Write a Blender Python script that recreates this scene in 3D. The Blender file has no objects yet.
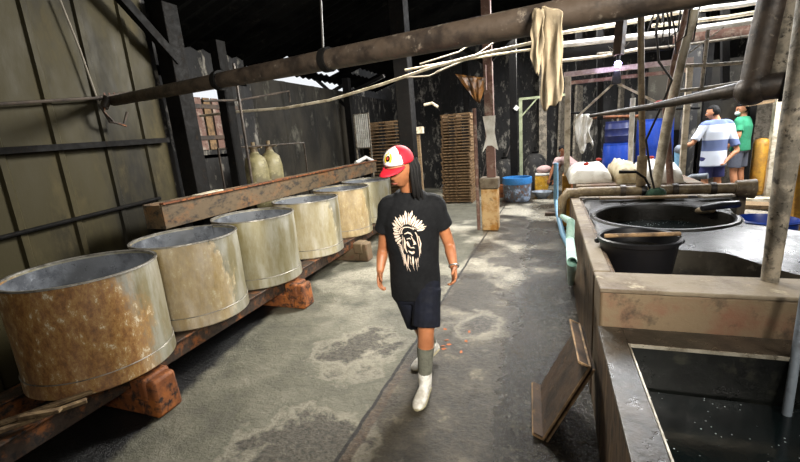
import bpy, bmesh, math, random
from mathutils import Vector, Matrix
from mathutils import noise as mnoise
random.seed(7)
SC = bpy.context.scene
COL = SC.collection
PI = math.pi
# ------------------------------------------------------------------ camera
F = 412.0; H = 1.65
Xa = Vector((0.94143583, 0.00395146, -0.33716905))
Ya = Vector((0.3285775, -0.23533253, 0.91468871))
Za = Vector((-0.07573249, -0.97190688, -0.22284884))
def ray(u, v):
    d = Vector((u-400, v-231, F))
    return Vector((d.dot(Xa), d.dot(Ya), d.dot(Za)))
def at(u, v, y=None, x=None, z=None):
    r = ray(u, v)
    t = y/r.y if y is not None else (x/r.x if x is not None else (z-H)/r.z)
    return Vector((0, 0, H)) + r*t
cd = bpy.data.cameras.new('camera'); cam = bpy.data.objects.new('camera', cd); COL.objects.link(cam)
cd.sensor_width = 36; cd.lens = 36*F/800; cd.clip_start = .02
right = Vector((Xa.x, Ya.x, Za.x)); down = Vector((Xa.y, Ya.y, Za.y)); fwd = Vector((Xa.z, Ya.z, Za.z))
M = Matrix((right, -down, -fwd)).transposed().to_4x4(); M.translation = (0, 0, H)
cam.matrix_world = M; SC.camera = cam

# ------------------------------------------------------------------ materials
def lin(h):
    h = h.lstrip('#'); o = []
    for i in (0, 2, 4):
        c = int(h[i:i+2], 16)/255
        o.append(c/12.92 if c <= .04045 else ((c+.055)/1.055)**2.4)
    return (*o, 1)
class NT:
    def __init__(s, name):
        s.m = bpy.data.materials.new(name); s.m.use_nodes = True
        s.n = s.m.node_tree.nodes; s.l = s.m.node_tree.links
        s.b = s.n['Principled BSDF']
        s.tc = s.n.new('ShaderNodeTexCoord')
    def mapping(s, scale=(1, 1, 1), src='Object'):
        mp = s.n.new('ShaderNodeMapping'); mp.inputs['Scale'].default_value = scale
        s.l.new(s.tc.outputs[src], mp.inputs[0]); return mp.outputs[0]
    def noise(s, scale, detail=5, rough=.6, vec=None, dist=0):
        t = s.n.new('ShaderNodeTexNoise'); t.inputs['Scale'].default_value = scale
        t.inputs['Detail'].default_value = detail; t.inputs['Roughness'].default_value = rough
        t.inputs['Distortion'].default_value = dist
        s.l.new(vec if vec is not None else s.tc.outputs['Object'], t.inputs['Vector']); return t.outputs[0]
    def ramp(s, fac, stops):
        r = s.n.new('ShaderNodeValToRGB'); e = r.color_ramp.elements
        while len(e) < len(stops): e.new(.5)
        for k, (p, c) in enumerate(stops):
            e[k].position = p; e[k].color = c if not isinstance(c, (int, float)) else (c, c, c, 1)
        s.l.new(fac, r.inputs[0]); return r.outputs[0]
    def mix(s, fac, a, b, mode='MIX'):
        x = s.n.new('ShaderNodeMix'); x.data_type = 'RGBA'; x.blend_type = mode
        for sock, val in ((x.inputs[0], fac), (x.inputs[6], a), (x.inputs[7], b)):
            if isinstance(val, (float, int, tuple)): sock.default_value = val
            else: s.l.new(val, sock)
        return x.outputs[2]
    def math(s, op, a, b=0, clamp=False):
        x = s.n.new('ShaderNodeMath'); x.operation = op; x.use_clamp = clamp
        for sock, val in ((x.inputs[0], a), (x.inputs[1], b)):
            if isinstance(val, (float, int)): sock.default_value = val
            else: s.l.new(val, sock)
        return x.outputs[0]
    def sep(s, vec):
        x = s.n.new('ShaderNodeSeparateXYZ'); s.l.new(vec, x.inputs[0]); return x.outputs
    def set(s, key, val):
        sock = s.b.inputs[key]
        if isinstance(val, (float, int, tuple)): sock.default_value = val
        else: s.l.new(val, sock)
    def bump(s, h, strength=.4, dist=.01):
        b = s.n.new('ShaderNodeBump'); b.inputs['Strength'].default_value = strength
        b.inputs['Distance'].default_value = dist
        s.l.new(h, b.inputs['Height']); s.l.new(b.outputs[0], s.b.inputs['Normal'])
def mat(name, c1, c2=None, c3=None, rough=.6, metal=0, scale=4, stretch=(1, 1, 1), t2=(.45, .6), t3=(.58, .68), bump=.3, rvar=.15, spec=.5, src='Object', fine=40):
    t = NT(name); v = t.mapping(stretch, src)
    n1 = t.noise(scale, 6, .65, v); n2 = t.noise(scale*2.3, 8, .7, t.mapping(tuple(a*1.0+.13 for a in stretch), src)); n3 = t.noise(fine, 4, .7, v)
    col = lin(c1)
    if c2: col = t.mix(t.ramp(n1, [(t2[0], 0.), (t2[1], 1.)]), lin(c1), lin(c2))
    if c3: col = t.mix(t.ramp(n2, [(t3[0], 0.), (t3[1], 1.)]), col, lin(c3))
    t.set('Base Color', col)
    t.set('Roughness', t.ramp(n2, [(.3, max(0.03, rough-rvar)), (.7, min(1., rough+rvar))]))
    t.set('Metallic', metal); t.set('Specular IOR Level', spec)
    if bump: t.bump(t.math('ADD', n2, t.math('MULTIPLY', n3, .5)), bump, .01)
    return t.m
def plain(name, c, rough=.5, metal=0, spec=.5, emit=None, es=0):
    t = NT(name); n = t.noise(30, 3)
    t.set('Base Color', t.mix(t.ramp(n, [(.35, 0.), (.65, 1.)]), lin(c), tuple(min(1, a*.8) for a in lin(c)[:3])+(1,)))
    t.set('Roughness', rough); t.set('Metallic', metal); t.set('Specular IOR Level', spec)
    if emit: t.set('Emission Color', lin(emit)); t.set('Emission Strength', es)
    return t.m

MT = {}
MT['wall'] = mat('wall_corrugated', '#3d3722', '#1d1a10', '#544b33', rough=.65, spec=.2, metal=0, scale=1.2, stretch=(1, 1, .35), bump=.15, t3=(.55, .75))
MT['panelwall'] = mat('wall_panel', '#332f27', '#1c1a16', '#6a675c', rough=.7, metal=0, spec=.2, scale=.9, stretch=(1, 1, .6), bump=.15, t3=(.56, .72))
MT['darkwall'] = mat('sooty_wall', '#1f1d1b', '#0c0b0b', '#8a857b', rough=.8, scale=2.6, stretch=(1, 1, .35), t3=(.54, .66))
MT['ceil'] = mat('roof_sheet', '#0d0d0c', '#060606', '#1a1917', rough=.95, scale=1.5, spec=.0)
MT['steel'] = mat('dark_steel', '#0e0c0a', '#070605', '#221b15', rough=.8, metal=0, spec=.2, scale=5)
MT['rust'] = mat('rusty_steel', '#35271b', '#804a1e', '#1a1512', rough=.7, metal=.1, scale=9, t2=(.5, .66), t3=(.5, .62))
MT['beam'] = mat('sooty_rusty_beam', '#5a4a34', '#77502a', '#2e2820', rough=.7, metal=.1, scale=4, stretch=(1, .5, 1), t2=(.5, .65), t3=(.5, .62))
MT['orust'] = mat('orange_rust', '#6b3a17', '#8f5220', '#25160c', rough=.75, scale=7, t3=(.48, .62))
MT['conc'] = mat('grimy_concrete', '#7a6e5b', '#584937', '#a39983', rough=.75, scale=3, t3=(.58, .7), bump=.5)
MT['face'] = mat('stained_concrete_face', '#6f5e47', '#6f4a37', '#352c22', rough=.75, scale=2.4, t2=(.48, .64), t3=(.55, .7), bump=.5)
MT['bface'] = mat('brown_streaked_face', '#4f3b25', '#6b5438', '#1f170f', rough=.7, scale=5, stretch=(1, 3, .35), t2=(.45, .6), t3=(.5, .62), bump=.5)
MT['rim'] = mat('wet_dark_concrete', '#26221c', '#3c342a', '#8a8272', rough=.35, scale=5, t3=(.64, .74), bump=.4)
MT['plat'] = mat('wet_black_concrete', '#191713', '#100f0c', '#55514a', spec=.28, rough=.36, scale=3, t3=(.63, .75), bump=.45)
MT['inner'] = mat('tank_inner', '#121412', '#090a0a', '#26261f', rough=.35, scale=3)
MT['cavwall'] = mat('cavity_wall', '#3f3b32', '#23201b', '#625c50', rough=.5, scale=3)
MT['pipe'] = mat('sooty_pipe', '#4b4036', '#2c2520', '#857a6c', rough=.5, metal=.15, scale=6, t3=(.6, .72))
MT['pale'] = mat('pale_painted_pipe', '#d8cdb6', '#a5977d', '#6a5a45', rough=.55, scale=8, t3=(.62, .72))
MT['brownpipe'] = mat('brown_pipe', '#7d6c50', '#5a4a35', '#a99a7c', rough=.55, scale=9)
MT['redpost'] = mat('red_oxide_post', '#77584c', '#a39284', '#3a2a26', rough=.7, scale=8, t2=(.5, .65))
MT['pillar'] = mat('pillar_concrete', '#c9a878', '#a8742f', '#6b5a45', rough=.8, scale=5, t3=(.58, .7), bump=.5)
MT['wood'] = mat('weathered_wood', '#7c6647', '#5a4630', '#a78f69', rough=.8, scale=6, stretch=(1, 6, 6), bump=.4)
MT['woodd'] = mat('dark_wood', '#4b392a', '#2c221a', '#6d573d', rough=.6, scale=6, bump=.4)
MT['slat'] = mat('tray_wood', '#8f7250', '#5d4933', '#b8996f', rough=.8, scale=12)
MT['ochre'] = mat('ochre_paint', '#cf9a35', '#a87a35', '#5b4427', rough=.6, scale=6, t3=(.6, .7))
MT['mott'] = mat('mottled_post', '#9d9280', '#6e675b', '#3d372f', rough=.7, scale=9, t2=(.42, .55), t3=(.55, .62), bump=.6)
MT['white'] = mat('white_plastic', '#eeece4', '#cfcabd', '#a39a88', rough=.5, scale=5, t3=(.66, .75))
MT['cloth'] = mat('beige_cloth', '#a2937a', '#928570', '#b3a58b', rough=.95, scale=9, spec=.1)
MT['black'] = plain('black_rubber', '#1c1c20', .4)
MT['bucket'] = plain('black_bucket', '#151518', .4, spec=.35)
MT['azure'] = plain('azure_paint', '#3a86cc', .4)
MT['palegreen'] = mat('pale_green_paint', '#a3a986', '#868b6c', rough=.6, scale=8)
MT['blue'] = plain('blue_plastic', '#1b3f9c', .35)
MT['dblue'] = plain('dark_blue_plastic', '#1b2350', .4)
MT['pvcblue'] = plain('blue_pvc', '#86b8d8', .35)
MT['pvcgreen'] = mat('green_hose', '#93b0a4', '#6f9488', rough=.4, scale=10)
MT['skin'] = mat('skin_tan', '#a06845', '#8f5a3a', rough=.5, scale=6, bump=.05)
MT['skinl'] = mat('skin_light', '#c98d68', '#ba7d58', rough=.5, scale=6, bump=.05)
MT['hair'] = plain('black_hair', '#0b0908', .7, spec=.25)
MT['tee'] = mat('black_tee', '#101113', '#0b0c0e', rough=.9, scale=14, spec=.2, bump=.3)
MT['navy'] = mat('navy_shorts', '#10131e', '#0c0e16', rough=.85, scale=10, spec=.2)
MT['print'] = mat('cream_print', '#d8c6b4', '#bfa896', rough=.9, scale=30, bump=0)
MT['sock'] = mat('grey_green_sock', '#66665a', '#55564b', rough=.95, scale=25)
MT['shoe'] = mat('white_shoe', '#e2e0da', '#b9b4a8', '#857a68', rough=.5, scale=14, t3=(.6, .7))
MT['sole'] = mat('muddy_sole', '#a29a7c', '#8c8468', rough=.7, scale=14)
MT['capw'] = plain('cap_white', '#f1efec', .8)
MT['capr'] = plain('cap_red', '#d3152b', .7)
MT['yellow'] = plain('badge_yellow', '#e2c422', .6)
MT['silver'] = plain('silver_metal', '#c9c9c9', .3, .9)
MT['gmetal'] = mat('galvanised_edge', '#b3ac9c', '#7d7566', rough=.35, metal=.5, scale=10)
MT['tankb'] = mat('beige_tank', '#8f8660', '#6a6246', '#b3aa82', rough=.45, scale=5)
MT['tarp'] = mat('amber_tarp', '#7a5228', '#3f2a15', rough=.4, scale=5)
MT['redrag'] = plain('red_rag', '#c43a28', .8)
MT['green'] = plain('green_shirt', '#2f8a63', .9)
MT['grey'] = plain('grey_cloth', '#5b5f6b', .9)
MT['pink'] = plain('pink_shirt', '#caa9a4', .9)
MT['cyl'] = mat('grey_cylinder', '#7d8690', '#5c6067', rough=.5, scale=8)
MT['cable'] = plain('cable', '#26221e', .6)
MT['cablep'] = plain('pale_cable', '#8f8678', .6)
MT['bulb'] = plain('bulb_glow', '#ffffff', .4, emit='#cfc4ff', es=40)
MT['tube'] = plain('tube_glow', '#ffffff', .4, emit='#fff0d8', es=4)
MT['rubble'] = mat('rubble', '#8a8070', '#5c5548', '#b5ab98', rough=.8, scale=12)
MT['bluew'] = mat('pale_blue_paint', '#8fa9cf', '#6f86ab', rough=.6, scale=5)
MT['mask'] = plain('white_mask', '#e9e9e9', .8)
MT['jean'] = plain('indigo_shorts', '#35386e', .85)

# drum metal (rust amount / side per drum through separate materials)
def drum_mat(name, rust, base='#b9b09a'):
    t = NT(name); v = t.mapping((1, 1, .35)); n1 = t.noise(3, 6, .6, v); n2 = t.noise(20, 8, .8, t.mapping((1, 1, .6)))
    n3 = t.noise(60, 3, .6)
    col = t.mix(t.ramp(n1, [(.35, 0.), (.65, 1.)]), lin(base), lin('#aca78f'))
    col = t.mix(t.ramp(t.noise(5, 6, .7, t.mapping((1.2, 1.2, .3))), [(.42, 0.), (.62, .75)]), col, lin('#8e8153'))
    # rust lives on one side (object +x/-y) and fades out, edges broken by noise
    x, y, z = t.sep(t.tc.outputs['Object'])[:3]
    side = t.math('ADD', t.math('MULTIPLY', t.math('ADD', y, 0.), -1.7), t.math('MULTIPLY', x, .5))
    sd = t.math('ADD', t.math('ADD', side, t.math('MULTIPLY', n1, 1.9)), t.math('MULTIPLY', n2, 1.3))
    rf = t.ramp(t.math('MULTIPLY', sd, .5), [(1.02-rust*.25, 0.), (1.22-rust*.2, 1.)])
    rc = t.ramp(n2, [(.3, lin('#4d2c14')), (.44, lin('#8a5628')), (.53, lin('#a87a40')), (.585, lin('#b08a54')), (.62, lin('#e0d4bc'))])
    col = t.mix(t.math('MULTIPLY', rf, min(1., rust)), col, rc)
    t.set('Base Color', col)
    t.set('Metallic', t.ramp(rf, [(0., .8), (1., .15)]))
    t.set('Roughness', t.math('ADD', .34, t.math('MULTIPLY', n2, .22)))
    t.bump(t.math('ADD', n2, t.math('MULTIPLY', n3, .3)), .18, .006)
    return t.m
MT['drumi'] = mat('drum_inside', '#85898f', '#5d6066', '#a9adb4', rough=.35, metal=.4, scale=4)
MT['drumr'] = mat('drum_rim', '#8f8b82', '#57534c', rough=.45, metal=.5, scale=9)

# floor
def floor_mat():
    t = NT('wet_factory_floor'); P = t.tc.outputs['Object']
    nb = t.noise(.8, 4, .55); nm = t.noise(3.2, 8, .7); nf = t.noise(30, 6, .75); nw = t.noise(1.7, 5, .6)
    x, y, z = t.sep(P)[:3]
    wob = t.math('MULTIPLY', t.math('SUBTRACT', nm, .5), .25)
    xw = t.math('ADD', x, wob)
    left = t.ramp(nm, [(.3, lin('#45433a')), (.5, lin('#5b594b')), (.72, lin('#767264'))])
    rgt = t.ramp(nm, [(.3, lin('#15120f')), (.48, lin('#25211b')), (.58, lin('#3f392f')), (.68, lin('#857c69'))])
    spk = t.ramp(nf, [(.4, 0.), (.62, 1.)])
    rgt = t.mix(t.math('MULTIPLY', spk, .42), rgt, lin('#5d5546'))
    isr = t.ramp(t.math('ADD', t.math('MULTIPLY', xw, .5), 1.0), [(.49, 0.), (.5, 1.)])   # x > -1
    col = t.mix(isr, left, rgt)
    # pale mineral crusts in the far and middle part
    cr = t.ramp(nb, [(.5, 0.), (.6, 1.)]); cr = t.math('MULTIPLY', cr, t.ramp(nf, [(.35, .3), (.6, 1.)]))
    cr = t.math('MULTIPLY', cr, t.ramp(t.math('MULTIPLY', y, .1), [(.3, .1), (.55, 1.)]))
    col = t.mix(cr, col, lin('#c2bba8'))
    # old scabs: dark rough middle inside a pale rim
    wet = None
    for (cx, cy, rx, ry) in ((-1.42, 2.75, .33, .42), (-1.25, 1.55, .40, .42), (-1.15, 4.2, .16, .4), (-.55, 3.3, .2, .3), (-.5, 5.2, .3, .5), (-.35, 1.4, .12, .1)):
        dx = t.math('DIVIDE', t.math('SUBTRACT', x, cx), rx); dy = t.math('DIVIDE', t.math('SUBTRACT', y, cy), ry)
        d = t.math('SQRT', t.math('ADD', t.math('MULTIPLY', dx, dx), t.math('MULTIPLY', dy, dy)))
        d = t.math('ADD', d, t.math('MULTIPLY', t.math('SUBTRACT', nm, .5), 2.6))
        d = t.math('ADD', d, t.math('MULTIPLY', t.math('SUBTRACT', nb, .5), 1.4))
        d = t.math('ADD', d, t.math('MULTIPLY', t.math('SUBTRACT', nf, .5), .35))
        d = t.math('MULTIPLY', d, .5)
        ring = t.ramp(d, [(.30, 0.), (.45, .34), (.56, .0)])
        ins = t.ramp(d, [(.30, 1.), (.50, 0.)])
        sc = t.mix(spk, lin('#1f1c18'), lin('#5c554a'))
        col = t.mix(t.math('MULTIPLY', ins, .8), col, sc); col = t.mix(ring, col, lin('#b5ae9a'))
    # slab joint with rust strip
    xs = t.math('ADD', x, t.math('MULTIPLY', t.math('SUBTRACT', nm, .5), .05))
    xs = t.math('ADD', xs, t.math('MULTIPLY', y, -.022))
    j = t.math('MULTIPLY', t.ramp(t.math('ADD', t.math('MULTIPLY', xs, 1.), 2.), [(.885, 0.), (.892, 1.)]), 1)
    j1 = t.ramp(t.math('ADD', xs, 2.), [(.900, 0.), (.905, 1.), (.925, 1.), (.93, 0.)])
    j2 = t.math('MULTIPLY', t.ramp(t.math('ADD', xs, 2.), [(.925, 0.), (.93, 1.), (.985, 1.), (.995, 0.)]), t.ramp(nw, [(.42, 0.), (.5, .8)]))
    j2 = t.math('MULTIPLY', j2, t.ramp(t.math('MULTIPLY', y, .1), [(.2, 1.), (.35, .2)]))
    col = t.mix(j2, col, t.mix(spk, lin('#2e231a'), lin('#5a4736')))
    col = t.mix(j1, col, lin('#171310'))
    # tarry gutter along the drums
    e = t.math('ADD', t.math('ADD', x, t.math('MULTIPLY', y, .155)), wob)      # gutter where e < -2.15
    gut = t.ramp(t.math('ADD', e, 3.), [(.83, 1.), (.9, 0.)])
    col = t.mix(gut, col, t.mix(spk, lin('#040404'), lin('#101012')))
    # wet lane at the tank side
    lane = t.ramp(t.math('ADD', t.math('ADD', x, t.math('MULTIPLY', wob, 2.4)), 1.), [(.66, 0.), (.74, 1.)])
    lane = t.math('MULTIPLY', lane, t.ramp(t.math('MULTIPLY', y, .1), [(.55, 1.), (.8, .3)]))
    wn = t.math('MULTIPLY', lane, t.ramp(nw, [(.40, .6), (.52, 1.)]))
    col = t.mix(t.math('MULTIPLY', wn, .88), col, t.mix(t.ramp(nf, [(.52, 0.), (.66, .6)]), lin('#0b0a09'), lin('#5a564c')))
    t.set('Base Color', col)
    rr = t.mix(isr, (.62, .62, .62, 1), (.5, .5, .5, 1))
    far = t.ramp(t.math('ADD', t.math('MULTIPLY', nw, 1.), t.math('MULTIPLY', y, .02)), [(.5, 0.), (.66, 1.)])
    rr = t.mix(t.math('MULTIPLY', t.math('MULTIPLY', isr, far), .7), rr, (.2, .2, .2, 1))
    rr = t.mix(t.math('MULTIPLY', wn, .95), rr, (.1, .1, .1, 1))
    rr = t.mix(t.math('MULTIPLY', gut, .6), rr, (.25, .25, .25, 1))
    t.set('Roughness', rr)
    hb = t.math('ADD', t.math('MULTIPLY', nf, .5), nm)
    t.bump(hb, .9, .03)
    return t.m
MT['floor'] = floor_mat()
def water_mat():
    t = NT('black_dye_water'); n = t.noise(7, 3, .5); f = t.n.new('ShaderNodeTexVoronoi'); f.inputs['Scale'].default_value = 38
    t.l.new(t.tc.outputs['Object'], f.inputs['Vector'])
    sp = t.math('MULTIPLY', t.ramp(f.outputs['Distance'], [(.10, 1.), (.14, 0.)]), t.ramp(t.noise(7, 4), [(.50, 0.), (.56, 1.)]))
    t.set('Base Color', t.mix(sp, t.mix(t.ramp(n, [(.4, 0.), (.7, 1.)]), lin('#080d0e'), lin('#0d1516')), lin('#c5cfd0')))
    t.set('Specular IOR Level', .3)
    t.set('Roughness', t.ramp(sp, [(0., .16), (1., .5)])); t.bump(t.noise(14, 3), .12, .01); return t.m
MT['water'] = water_mat()

# ------------------------------------------------------------------ mesh helper
class MB:
    def __init__(s): s.bm = bmesh.new()
    def box(s, c, size, rot=(0, 0, 0), taper=1):
        r = bmesh.ops.create_cube(s.bm, size=1)['verts']
        R = Matrix.Rotation(rot[2], 3, 'Z') @ Matrix.Rotation(rot[1], 3, 'Y') @ Matrix.Rotation(rot[0], 3, 'X')
        for v in r:
            k = taper if v.co.z > 0 else 1
            v.co = R @ Vector((v.co.x*size[0]*k, v.co.y*size[1]*k, v.co.z*size[2])) + Vector(c)
        return s
    def bar(s, a, b, w, h, roll=0):
        a = Vector(a); b = Vector(b); d = (b-a); L = d.length; q = d.to_track_quat('X', 'Z')
        r = bmesh.ops.create_cube(s.bm, size=1)['verts']; Rr = Matrix.Rotation(roll, 3, 'X')
        for v in r: v.co = q @ (Rr @ Vector((v.co.x*L, v.co.y*w, v.co.z*h))) + (a+b)/2
        return s
    def rings(s, rs, closed=True, cap=True):
        V = [[s.bm.verts.new(p) for p in r] for r in rs]; n = len(V[0])
        for a, b in zip(V, V[1:]):
            for i in range(n if closed else n-1):
                j = (i+1) % n; s.bm.faces.new((a[i], a[j], b[j], b[i]))
        if cap:
            s.bm.faces.new(V[0][::-1]); s.bm.faces.new(V[-1])
        return s
    def tube(s, pts, r, seg=12, wob=0, cap=True):
        pts = [Vector(p) for p in pts]; n = len(pts); rs = []
        if isinstance(r, (int, float)): r = [r]*n
        up = Vector((0, 0, 1)); prev = None
        for i, p in enumerate(pts):
            d = (pts[min(i+1, n-1)]-pts[max(i-1, 0)]).normalized()
            if prev is None:
                u = d.cross(up)
                if u.length < .05: u = d.cross(Vector((0, 1, 0)))
                u.normalize()
            else: u = (prev - d*prev.dot(d)).normalized()
            prev = u; w = d.cross(u)
            ra = r[i]; rx, ry = (ra if isinstance(ra, tuple) else (ra, ra))
            k = 1+random.uniform(-wob, wob)
            rs.append([p+(u*math.cos(2*PI*j/seg)*rx+w*math.sin(2*PI*j/seg)*ry)*k for j in range(seg)])
        return s.rings(rs, cap=cap)
    def loft(s, secs, seg=24):
        """secs: (centre, lateral axis, depth axis, rx, ry)"""
        rs = []
        for c, a, b, rx, ry in secs:
            c = Vector(c); rs.append([c+Vector(a)*math.cos(2*PI*j/seg)*rx+Vector(b)*math.sin(2*PI*j/seg)*ry for j in range(seg)])
        return s.rings(rs)
    def lathe(s, prof, c=(0, 0, 0), seg=40, cap=False):
        c = Vector(c)
        rs = [[c+Vector((r*math.cos(2*PI*j/seg), r*math.sin(2*PI*j/seg), z)) for j in range(seg)] for r, z in prof]
        return s.rings(rs, cap=cap)
    def ball(s, c, r, sq=(1, 1, 1), seg=16):
        R = bmesh.ops.create_uvsphere(s.bm, u_segments=seg, v_segments=max(6, seg//2), radius=r)['verts']
        for v in R: v.co = Vector((v.co.x*sq[0], v.co.y*sq[1], v.co.z*sq[2]))+Vector(c)
        return s
    def poly(s, pts): s.bm.faces.new([s.bm.verts.new(p) for p in pts]); return s
    def prism(s, pts, z0, z1):
        a = [s.bm.verts.new((p[0], p[1], z0)) for p in pts]; b = [s.bm.verts.new((p[0], p[1], z1)) for p in pts]; n = len(pts)
        for i in range(n): s.bm.faces.new((a[i], a[(i+1) % n], b[(i+1) % n], b[i]))
        s.bm.faces.new(a[::-1]); s.bm.faces.new(b); return s
    def build(s, name, m, parent=None, smooth=True, bevel=0, sub=0, solid=0, jitter=0):
        if jitter:
            for v in s.bm.verts: v.co += mnoise.noise_vector(v.co*3)*jitter
        bmesh.ops.recalc_face_normals(s.bm, faces=s.bm.faces[:])
        me = bpy.data.meshes.new(name)
        if parent is not None and parent.location.length > 0:
            for v in s.bm.verts: v.co -= parent.location
        s.bm.to_mesh(me); s.bm.free()
        o = bpy.data.objects.new(name, me); COL.objects.link(o)
        me.materials.append(MT[m] if isinstance(m, str) else m)
        if smooth:
            for p in me.polygons: p.use_smooth = True
            try: me.set_sharp_from_angle(angle=math.radians(38))
            except Exception: pass
        if solid: md = o.modifiers.new('solid', 'SOLIDIFY'); md.thickness = solid
        if bevel: md = o.modifiers.new('bevel', 'BEVEL'); md.width = bevel; md.segments = 2; md.limit_method = 'ANGLE'
        if sub: md = o.modifiers.new('sub', 'SUBSURF'); md.levels = sub; md.render_levels = sub
        if parent is not None: o.parent = parent
        return o
def tag(o, label=None, cat=None, group=None, kind=None):
    if label: o['label'] = label
    if cat: o['category'] = cat
    if group: o['group'] = group
    if kind: o['kind'] = kind
    return o
def empty(name, loc, label, cat, group=None):
    o = bpy.data.objects.new(name, None); COL.objects.link(o); o.location = loc; o.empty_display_size = .1
    return tag(o, label, cat, group)
def copy_tree(o, parent=None):
    c = o.copy(); COL.objects.link(c); c.parent = parent
    for ch in list(o.children): copy_tree(ch, c)
    return c
def struct(o): o['kind'] = 'structure'; return o

# ------------------------------------------------------------------ setting
mb = MB(); mb.box((0.5, 5.0, -.05), (13, 17, .1)); struct(mb.build('floor', 'floor', smooth=False))
# left wall: ribbed sheet
def ribbed(x, y0, y1, z0, z1, pitch, depth, name, m):
    mb = MB(); pts = []; y = y0
    while y < y1:
        for dy, dx in ((0, 0), (pitch*.78, 0), (pitch*.82, depth), (pitch*.92, depth), (pitch*.96, 0)):
            if y+dy <= y1: pts.append((x+dx, y+dy))
        y += pitch
    pts.append((x, y1))
    mb.prism(pts+[(x-.05, y1), (x-.05, y0)], z0, z1)
    return struct(mb.build(name, m, smooth=False))
ribbed(-3.9, -3, 3.5, 0, 3.35, .42, .022, 'wall_left', 'wall')
ribbed(-4.8, 6.2, 10.2, 0, 2.85, 1.1, .02, 'wall_left_rear', 'panelwall')
MB().box((-4.35, 3.52, 1.6), (.9, .06, 3.2)).build('wall_left_return', 'darkwall', smooth=False)['kind'] = 'structure'
mb = MB()  # far left wall with a window hole (daylight comes in between its boards)
mb.box((-4.83, 4.85, .8), (.06, 2.7, 1.6)); mb.box((-4.83, 4.2, 2.2), (.06, 1.35, 1.2)); mb.box((-4.83, 5.95, 2.2), (.06, .5, 1.2)); mb.box((-4.83, 5.25, 1.98), (.06, .9, .86)); mb.box((-4.83, 4.8, 2.92), (.06, 2.6, .5))
struct(mb.build('wall_left_side', 'darkwall', smooth=False))
MB().box((0.2, 12.53, 2.4), (12.4, .06, 4.8)).build('wall_back', 'darkwall', smooth=False)['kind'] = 'structure'
MB().box((5.83, 4.5, 1.6), (.06, 16.1, 3.2)).build('wall_right', 'darkwall', smooth=False)['kind'] = 'structure'
MB().box((-4.83, 11.4, 1.4), (.06, 2.3, 2.8)).build('wall_left_far', 'darkwall', smooth=False)['kind'] = 'structure'
# roof: two slopes of corrugated sheets with open gaps
def roof(name, x0, z0, x1, z1, y0, y1, gaps, nx=20, step=.12):
    mb = MB(); ny = int((y1-y0)/step); V = {}
    def vert(i, j):
        if (i, j) not in V:
            x = x0+(x1-x0)*i/nx; y = y0+step*j
            V[(i, j)] = mb.bm.verts.new((x, y, z0+(z1-z0)*i/nx+(.02 if j % 2 else -.02)))
        return V[(i, j)]
    for i in range(nx):
        for j in range(ny):
            cx = x0+(x1-x0)*(i+.5)/nx; cy = y0+step*(j+.5)
            if any(a <= cx <= b and c <= cy <= d for a, b, c, d in gaps): continue
            mb.bm.faces.new((vert(i, j), vert(i+1, j), vert(i+1, j+1), vert(i, j+1)))
    return struct(mb.build(name, 'ceil', smooth=False, solid=.01))
GAPL = [(-4.8, -4.5, 6.9, 9.0), (-4.6, -4.1, 9.4, 10.8), (-2.6, -2.45, 5.2, 5.6)]
GAPR = [(.4, 1.5, 7.4, 8.9), (3.6, 4.3, 6.5, 8.5), (1.9, 4.2, 10.4, 10.7)]
roof('ceiling_left', -5.0, 3.05, .3, 4.7, -4, 12.5, GAPL)
roof('ceiling_right', .3, 4.7, 5.9, 3.1, -4, 12.5, GAPR)
MB().box((.5, -3.55, 1.8), (12.6, .06, 3.6)).build('wall_light_block', 'darkwall', smooth=False)['kind'] = 'structure'  # unseen wall behind the camera, added to shut out sky light
# ------------------------------------------------------------------ world / lights
w = bpy.data.worlds.new('sky'); SC.world = w; w.use_nodes = True
bg = w.node_tree.nodes['Background']; bg.inputs[0].default_value = (.93, .96, 1, 1); bg.inputs[1].default_value = 1.0
def area(name, loc, target, size, power, color=(1, 1, 1), sy=None):
    l = bpy.data.lights.new(name, 'AREA'); l.energy = power; l.color = color; l.size = size
    if sy: l.shape = 'RECTANGLE'; l.size_y = sy
    o = bpy.data.objects.new(name, l); COL.objects.link(o); o.location = loc
    o.rotation_euler = (Vector(target)-Vector(loc)).to_track_quat('-Z', 'Y').to_euler(); return o
def point(name, loc, power, color=(1, 1, 1), r=.05):
    l = bpy.data.lights.new(name, 'POINT'); l.energy = power; l.color = color; l.shadow_soft_size = r
    o = bpy.data.objects.new(name, l); COL.objects.link(o); o.location = loc; return o
area('man_fill', (1.4, -1.2, 2.9), (-.6, 2.3, 1.3), .9, 50, (1, .94, .84)).data.spread = math.radians(50)  # added fill lamp with narrow spread aimed at the man, no opening here
area('front_fill', (-.4, -2.6, 3.0), (-1.6, 3.0, .4), 1.8, 28, (1, .95, .86))  # added fill lamp in front of the closed wall, behind the camera
area('drum_fill', (-.9, 5.2, 3.2), (-2.5, 2.4, .5), .8, 290, (1, .97, .9))  # added lamp under the roof for the highlights on the drums
area('daylight_rear', (1.2, 8.2, 4.0), (0.4, 7.6, 0), 2.2, 460, (.95, .97, 1))
area('daylight_right', (4.0, 8.6, 3.2), (2.6, 7.6, 0), 1.4, 300, (.97, .98, 1))
area('floor_glint_fill', (-.5, 10.4, 3.5), (-.5, 8.4, 0), 1.0, 130, (1, .97, .92))  # added lamp for glints on the wet floor, also brightens the back
area('daylight_left', (-3.2, 9.8, 3.2), (-1.5, 8.5, 0), 1.2, 70, (1, .97, .9))
area('tank_fill', (2.3, 1.4, 3.1), (.9, 3.4, .8), 1.0, 55, (1, .96, .88))  # added fill lamp for the two tanks and the hanging cloth
point('bulb_light', at(618, 62, y=6.9), 25, (.8, .75, 1), .04)
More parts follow.
